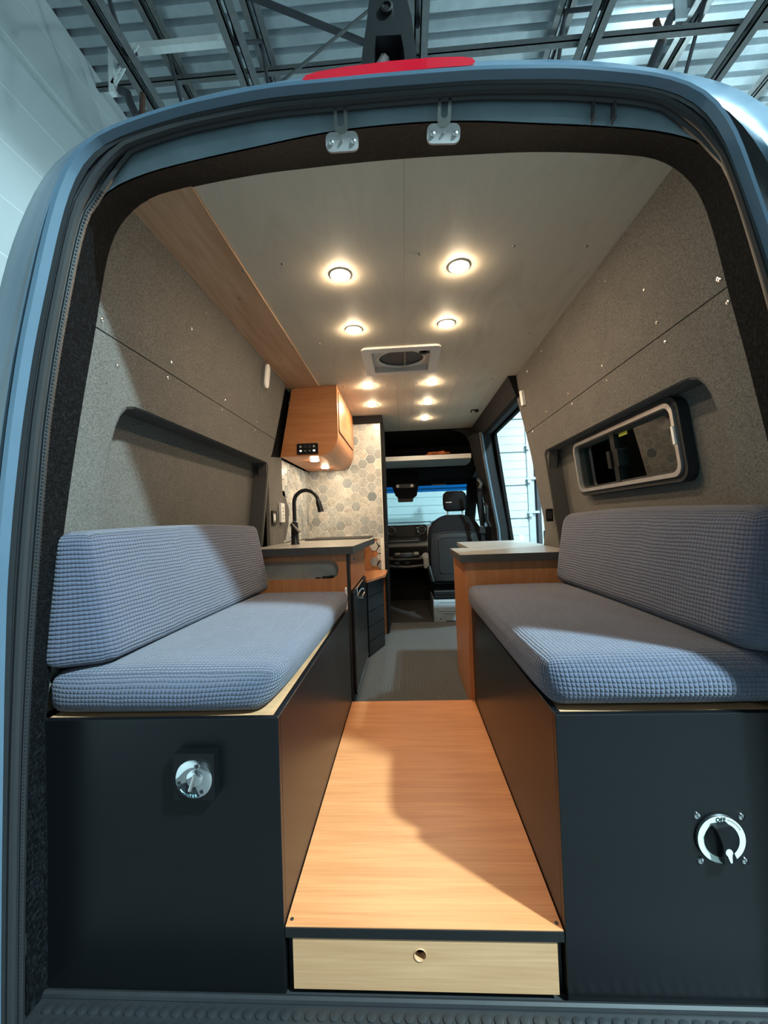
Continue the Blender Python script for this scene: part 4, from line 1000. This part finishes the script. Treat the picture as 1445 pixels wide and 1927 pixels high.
# arch of the cab opening
arch = []
for k in range(11):
    a = math.radians(90*k/10); arch.append((.47+.20*math.sin(a), ZC-.02-.22*(1-math.cos(a))))
mb = MB(); arch_o = [(p[0]+.16, p[1]+.03) for p in arch]
mb.loft([[(x, 3.06, z) for x, z in arch+[(.70, 1.40), (.73, 1.2)]], [(x, 3.06, z) for x, z in [(p[0]+.18, ZC+.03) for p in arch[:5]]+[(.85, p[1]+.05) for p in arch[5:]]+[(.86, 1.40), (.87, 1.2)]]])
mb.build('cab_arch', 'dark_trim', cb)
# side trim panels of the cab
MB().box(-.85, -.83, 2.56, 4.4, -.01, 1.88).build('cab_side', 'dark_trim', cb)
t = thing('overhead_shelf', (.2, 3.45, 1.6), 'white shelf above the driving cab', 'shelf')
MB().prism([(-.30, 3.20), (.665, 3.20), (.70, 3.45), (.70, 3.74), (-.30, 3.74)], 2, 1.600, 1.612).build('board', 'white_plastic', t)
MB().box(-.30, .668, 3.19, 3.204, 1.600, 1.645, .002).build('lip', 'white_plastic', t)
mb = MB(); me_n = 9
bm = bmesh.new(); bmesh.ops.create_icosphere(bm, subdivisions=3, radius=1)
for v in bm.verts:
    n_ = v.co.copy(); h = 1+.25*math.sin(7*n_.x+3*n_.y)+.2*math.sin(9*n_.y*n_.x+5*n_.z); v.co = (.345+n_.x*.10*h, 3.245+n_.y*.035*h, 1.668+n_.z*.020*h)
mb.bm(bm); tag(mb.build('folded_cloth', 'orange_cloth', smooth=True), 'crumpled orange cloth on the white overhead shelf', 'cloth')
# windscreen: sloped glass with tinted band
ws = struct('window_2', (0, 4.4, 1.0))
def wsy(z): return 4.30+(1.437-z)*.75
def wpane(z0, z1): return [(-.80, wsy(z0), z0), (.80, wsy(z0), z0), (.80, wsy(z1), z1), (-.80, wsy(z1), z1)]
for nm, z0, z1, m in (('windscreen_glass', .80, 1.362, 'windshield_glass'), ('tint_band', 1.362, 1.437, 'windshield_tint')):
    p = wpane(z0, z1); MB().add(p+[(x, y+.005, z) for x, y, z in p], [(0, 1, 2, 3), (4, 7, 6, 5), (0, 4, 5, 1), (1, 5, 6, 2), (2, 6, 7, 3), (3, 7, 4, 0)]).build(nm, m, ws)
MB().box(.34, .52, 4.27, 4.285, 1.437, 1.452).build('visor_clip', 'brushed', ws)
for s_ in (-1, 1):
    MB().loft([[(s_*.80, wsy(z)-.02, z) for z in (.70, 1.0, 1.3, 1.5)], [(s_*.775, wsy(z)-.05, z) for z in (.70, 1.0, 1.3, 1.5)], [(s_*.79, wsy(z)-.14, z) for z in (.70, 1.0, 1.3, 1.5)], [(s_*.90, wsy(z)-.14, z) for z in (.70, 1.0, 1.3, 1.5)]]).build('screen_pillar', 'dark_trim', ws, smooth=True)
# bulkhead under the screen (closes the cab)
MB().box(-.95, .95, 4.42, 4.60, -.05, .86).build('bulkhead', 'dark_trim', cb)
# passenger door glass
MB().prism([(3.10, .90), (3.10, 1.46), (3.97, 1.46), (3.97, .90)], 0, lambda p: wx(p[1])+.10, lambda p: wx(p[1])+.105).build('side_glass', 'windshield_glass', ws)
# dashboard
t = thing('dashboard', (0, 4.1, .5), 'van dashboard with wide black touchscreen and round vents', 'dashboard')
MB().prism([(4.02, .70), (4.00, .80), (4.05, .93), (4.25, .95), (4.44, .90), (4.44, .60), (4.10, .60)], 0, -.84, .84).build('dash_top', 'dash_silver', t)
MB().prism(rrect(-.30, .245, .765, .95, .03), 1, 3.96, 4.03).build('screen_bezel', 'black_plastic', t, smooth=True)
MB().prism(rrect(-.13, .10, .815, .935, .008), 1, 3.956, 3.961).build('screen', 'ink', t)
MB().prism(rrect(-.20, .14, .772, .80, .006), 1, 3.95, 3.962).build('button_row', 'rubber', t)
MB().box(-.21, .15, 3.945, 3.962, .762, .770).build('chrome_strip', 'steel', t)
for x in (.180, -.175):
    v_ = MB().lathe((x, 3.962, .885), (0, -1, 0), [(.050, 0), (.050, .018), (.046, .020), (.040, .016), (.038, .004)], 28).build('air_vent', 'steel', t, smooth=True)
    MB().lathe((x, 3.958, .885), (0, -1, 0), [(.038, 0), (.034, .004), (.006, .006)], 20).build('vent_core', 'ink', v_, smooth=True)
    MB().box(x-.036, x+.036, 3.944, 3.949, .882, .888).build('vent_vane', 'rubber', v_)
for i, (x, z) in enumerate(((.120, .91), (.125, .865), (.135, .82))): MB().box(x, x+.03, 3.952, 3.961, z, z+.010).build('key', 'switch_ring' if i == 0 else 'rubber', t)
MB().prism([(3.80, .60), (3.78, .56), (3.80, .47), (4.2, .40), (4.4, .40), (4.4, .70), (4.03, .69)], 0, -.30, .24).build('centre_console', 'black_plastic', t)
MB().box(-.16, .14, 3.77, 3.86, .585, .640, .012).build('storage_tray', 'rubber', t); MB().box(-.13, -.08, 3.768, 3.80, .62, .640).build('tray_key', 'brushed', t); MB().box(.08, .13, 3.768, 3.80, .615, .645).build('tray_key', 'dash_silver', t)
MB().tube([(-.25, 3.80, .49), (.0, 3.765, .475), (.22, 3.80, .49)], .022, 8).build('console_edge', 'rubber', t, smooth=True)
MB().cyl((.0, 3.79, .50), (0, -.02, .03), .03, n=16).build('cup_holder', 'ink', t); MB().cyl((-.12, 3.79, .50), (0, -.02, .03), .03, n=16).build('cup_holder', 'ink', t)
MB().tube([(.20, 3.78, .60), (.22, 3.74, .57), (.225, 3.75, .47)], .045, 10).build('shift_pod', 'dash_silver', t, smooth=True)
MB().box(-.84, .84, 4.10, 4.42, -.0, .42).build('footwell', 'dark_trim', t)
# mirror pod
t = thing('mirror_pod', (0, 4.05, 1.25), 'black interior mirror and sensor pod hanging from the headliner', 'mirror')
MB().prism([(-.145, 1.40), (-.155, 1.60), (.185, 1.60), (.160, 1.40), (.140, 1.30), (.10, 1.27), (-.07, 1.27), (-.115, 1.31)], 1, 3.90, 4.10).build('pod', 'dark_trim', t)
MB().prism(rrect(-.085, .095, 1.225, 1.285, .012), 1, 3.93, 4.02).build('sensor', 'black_plastic', t)
MB().prism(rrect(-.105, .115, 1.385, 1.43, .015), 1, 3.885, 3.905).build('lamp_console', 'rubber', t, smooth=True)
for x in (-.08, .085): MB().cyl((x, 3.886, 1.408), (0, -.006, 0), .018, n=16).build('map_lamp', 'brushed', t)
# passenger seat
t = thing('passenger_seat', (.46, 3.1, ZF), 'dark grey passenger seat with headrest, seen from behind', 'seat')
def bslice(z):
    k = (z-.40)/.64
    hw = .235+.022*math.sin(math.pi*min(1, max(0, k*.9)))
    if k > .70: hw *= math.sqrt(max(0.02, 1-((k-.70)/.315)**2.4))*.92+.08
    cx = .452+.012*k; y = 3.02+.09*k
    return cx, hw, y
def ring_pts(cx, hw, y, z, th, n=28, e=3.2):
    out = []
    for i in range(n):
        a = i*math.tau/n; c, s_ = math.cos(a), math.sin(a)
        out.append((cx+hw*math.copysign(abs(c)**(2/e), c), y+th*math.copysign(abs(s_)**(2/e), s_), z))
    return out
mb = MB(); zs = [.40, .42, .47, .55, .65, .75, .85, .92, .97, 1.0, 1.02, 1.035, 1.043]
n = 28; rings = []
for z in zs:
    cx, hw, y = bslice(z); th = .075*(1 if z < .95 else max(.25, 1-(z-.95)/.12)); th *= (1 if z > .43 else .7); rings.append(ring_pts(cx, hw, y, z, th))
mb.v = [p for R_ in rings for p in R_]
mb.f = [(i*n+k, i*n+(k+1) % n, (i+1)*n+(k+1) % n, (i+1)*n+k) for i in range(len(zs)-1) for k in range(n)]+[tuple(range(n))[::-1], tuple((len(zs)-1)*n+k for k in range(n))]
mb.build('backrest', 'seat_fabric', t, smooth='all')
# moulded back shell
mb = MB(); rows = []
for z, f_ in ((.43, .82), (.50, .90), (.60, .92), (.70, .91), (.80, .88), (.86, .85)):
    cx, hw, y = bslice(z); rows.append([(cx+hw*f_*u, y-.082+.020*abs(u)**3, z) for u in [i/6 for i in range(-6, 7)]])
cx, hw, y = bslice(.86); rows.append([(cx+hw*.83*u, y-.074+.020*abs(u)**3, .875-.02*u*u) for u in [i/6 for i in range(-6, 7)]])
mb.loft(rows).build('back_shell', 'seat_panel', t, smooth=True)
MB().tube(smoothc(resample([Vector(p)+Vector((0, -.004, .004)) for p in rows[-1]], 20), 1), .005, 6).build('shell_seam', 'rubber', t, smooth=True)
mb = MB(); rr = rrect(.452-.15, .452+.15, .52, .83, .03)
MB().ring(rrect(.30, .61, .50, .835, .03), rrect(.312, .598, .512, .823, .026), 1, lambda p: 3.02+.09*(p[1]-.40)/.64-.087, lambda p: 3.02+.09*(p[1]-.40)/.64-.07).build('shell_panel', 'seat_panel', t, smooth=True)
mb = MB(); zs = [1.075, 1.082, 1.10, 1.15, 1.20, 1.24, 1.262, 1.272]; rings = []
for z in zs:
    k = (z-1.075)/.197; hw = (.103+.012*math.sin(math.pi*k))*(1 if .1 < k < .85 else .86 if .03 < k < .95 else .72); th = .05*(1 if .1 < k < .85 else .75 if .03 < k < .95 else .5)
    rings.append(ring_pts(.477, hw, 3.10+.02*k, z, th))
mb.v = [p for R_ in rings for p in R_]
mb.f = [(i*n+k, i*n+(k+1) % n, (i+1)*n+(k+1) % n, (i+1)*n+k) for i in range(len(zs)-1) for k in range(n)]+[tuple(range(n))[::-1], tuple((len(zs)-1)*n+k for k in range(n))]
hr = mb.build('headrest', 'seat_fabric', t, smooth='all')
MB().box(.385, .442, 3.052, 3.0545, 1.158, 1.165).build('maker_tag', 'brushed', hr)
for x in (.405, .545): MB().tube([(x, 3.10, 1.02), (x, 3.105, 1.09)], .007, 8).build('headrest_post', 'steel', t, smooth=True)
MB().box(.215, .69, 3.03, 3.52, .33, .44, .04).build('seat_base_cushion', 'seat_fabric', t, smooth=True)
MB().box(.235, .68, 2.98, 3.50, .265, .335, .006).box(.24, .67, 2.97, 2.99, .30, .32).build('seat_rail', 'black_plastic', t)
MB().tube([(.235, 2.99, .42), (.215, 3.0, .50), (.205, 3.02, .56)], .022, 8).build('recliner_cover', 'black_plastic', t, smooth=True)
pd = MB().box(.225, .70, 2.955, 3.45, ZF-.05, .252, .008).build('pedestal', 'grey_paint', t)
MB().ring(rrect(.27, .68, .15, .235, .012), rrect(.276, .674, .156, .229, .01), 1, 2.951, 2.956).build('pressed_panel', 'grey_paint', pd)
MB().ring(rrect(.30, .68, .055, .135, .012), rrect(.306, .674, .061, .129, .01), 1, 2.951, 2.956).build('pressed_panel', 'grey_paint', pd)
MB().box(.34, .46, 2.950, 2.956, .05, .064).build('slot', 'ink', pd); MB().cyl((.29, 2.956, .08), (0, -.004, 0), .006, n=10).build('bolt', 'ink', pd)
# seat belt and grab handle on the pillar
t = thing('seat_belt', (.70, 2.85, .9), 'black seat belt with guide loop on the cab pillar', 'seat belt')
MB().add([(.640, 2.80, 1.36), (.672, 2.80, 1.36), (.705, 2.80, .60), (.672, 2.80, .60), (.640, 2.803, 1.36), (.672, 2.803, 1.36), (.705, 2.803, .60), (.672, 2.803, .60)], [(0, 1, 2, 3), (7, 6, 5, 4), (0, 4, 5, 1), (1, 5, 6, 2), (2, 6, 7, 3), (3, 7, 4, 0)]).build('webbing', 'seat_fabric', t)
MB().tube([(.655, 2.79, 1.34), (.675, 2.77, 1.30), (.66, 2.77, 1.26)], .018, 8).build('guide_loop', 'black_plastic', t, smooth=True)
MB().tube([(.700, 2.79, 1.13), (.712, 2.75, 1.10), (.708, 2.74, .98), (.735, 2.75, .92)], .014, 8).build('grab_handle', 'black_plastic', t, smooth=True)
MB().box(.645, .70, 2.785, 2.80, .86, .93, .006).build('buckle', 'black_plastic', t)
print('tiles', n1, n2, 'objects', len(bpy.data.objects))
for o in bpy.data.objects:
    if '_org' in o: del o['_org']
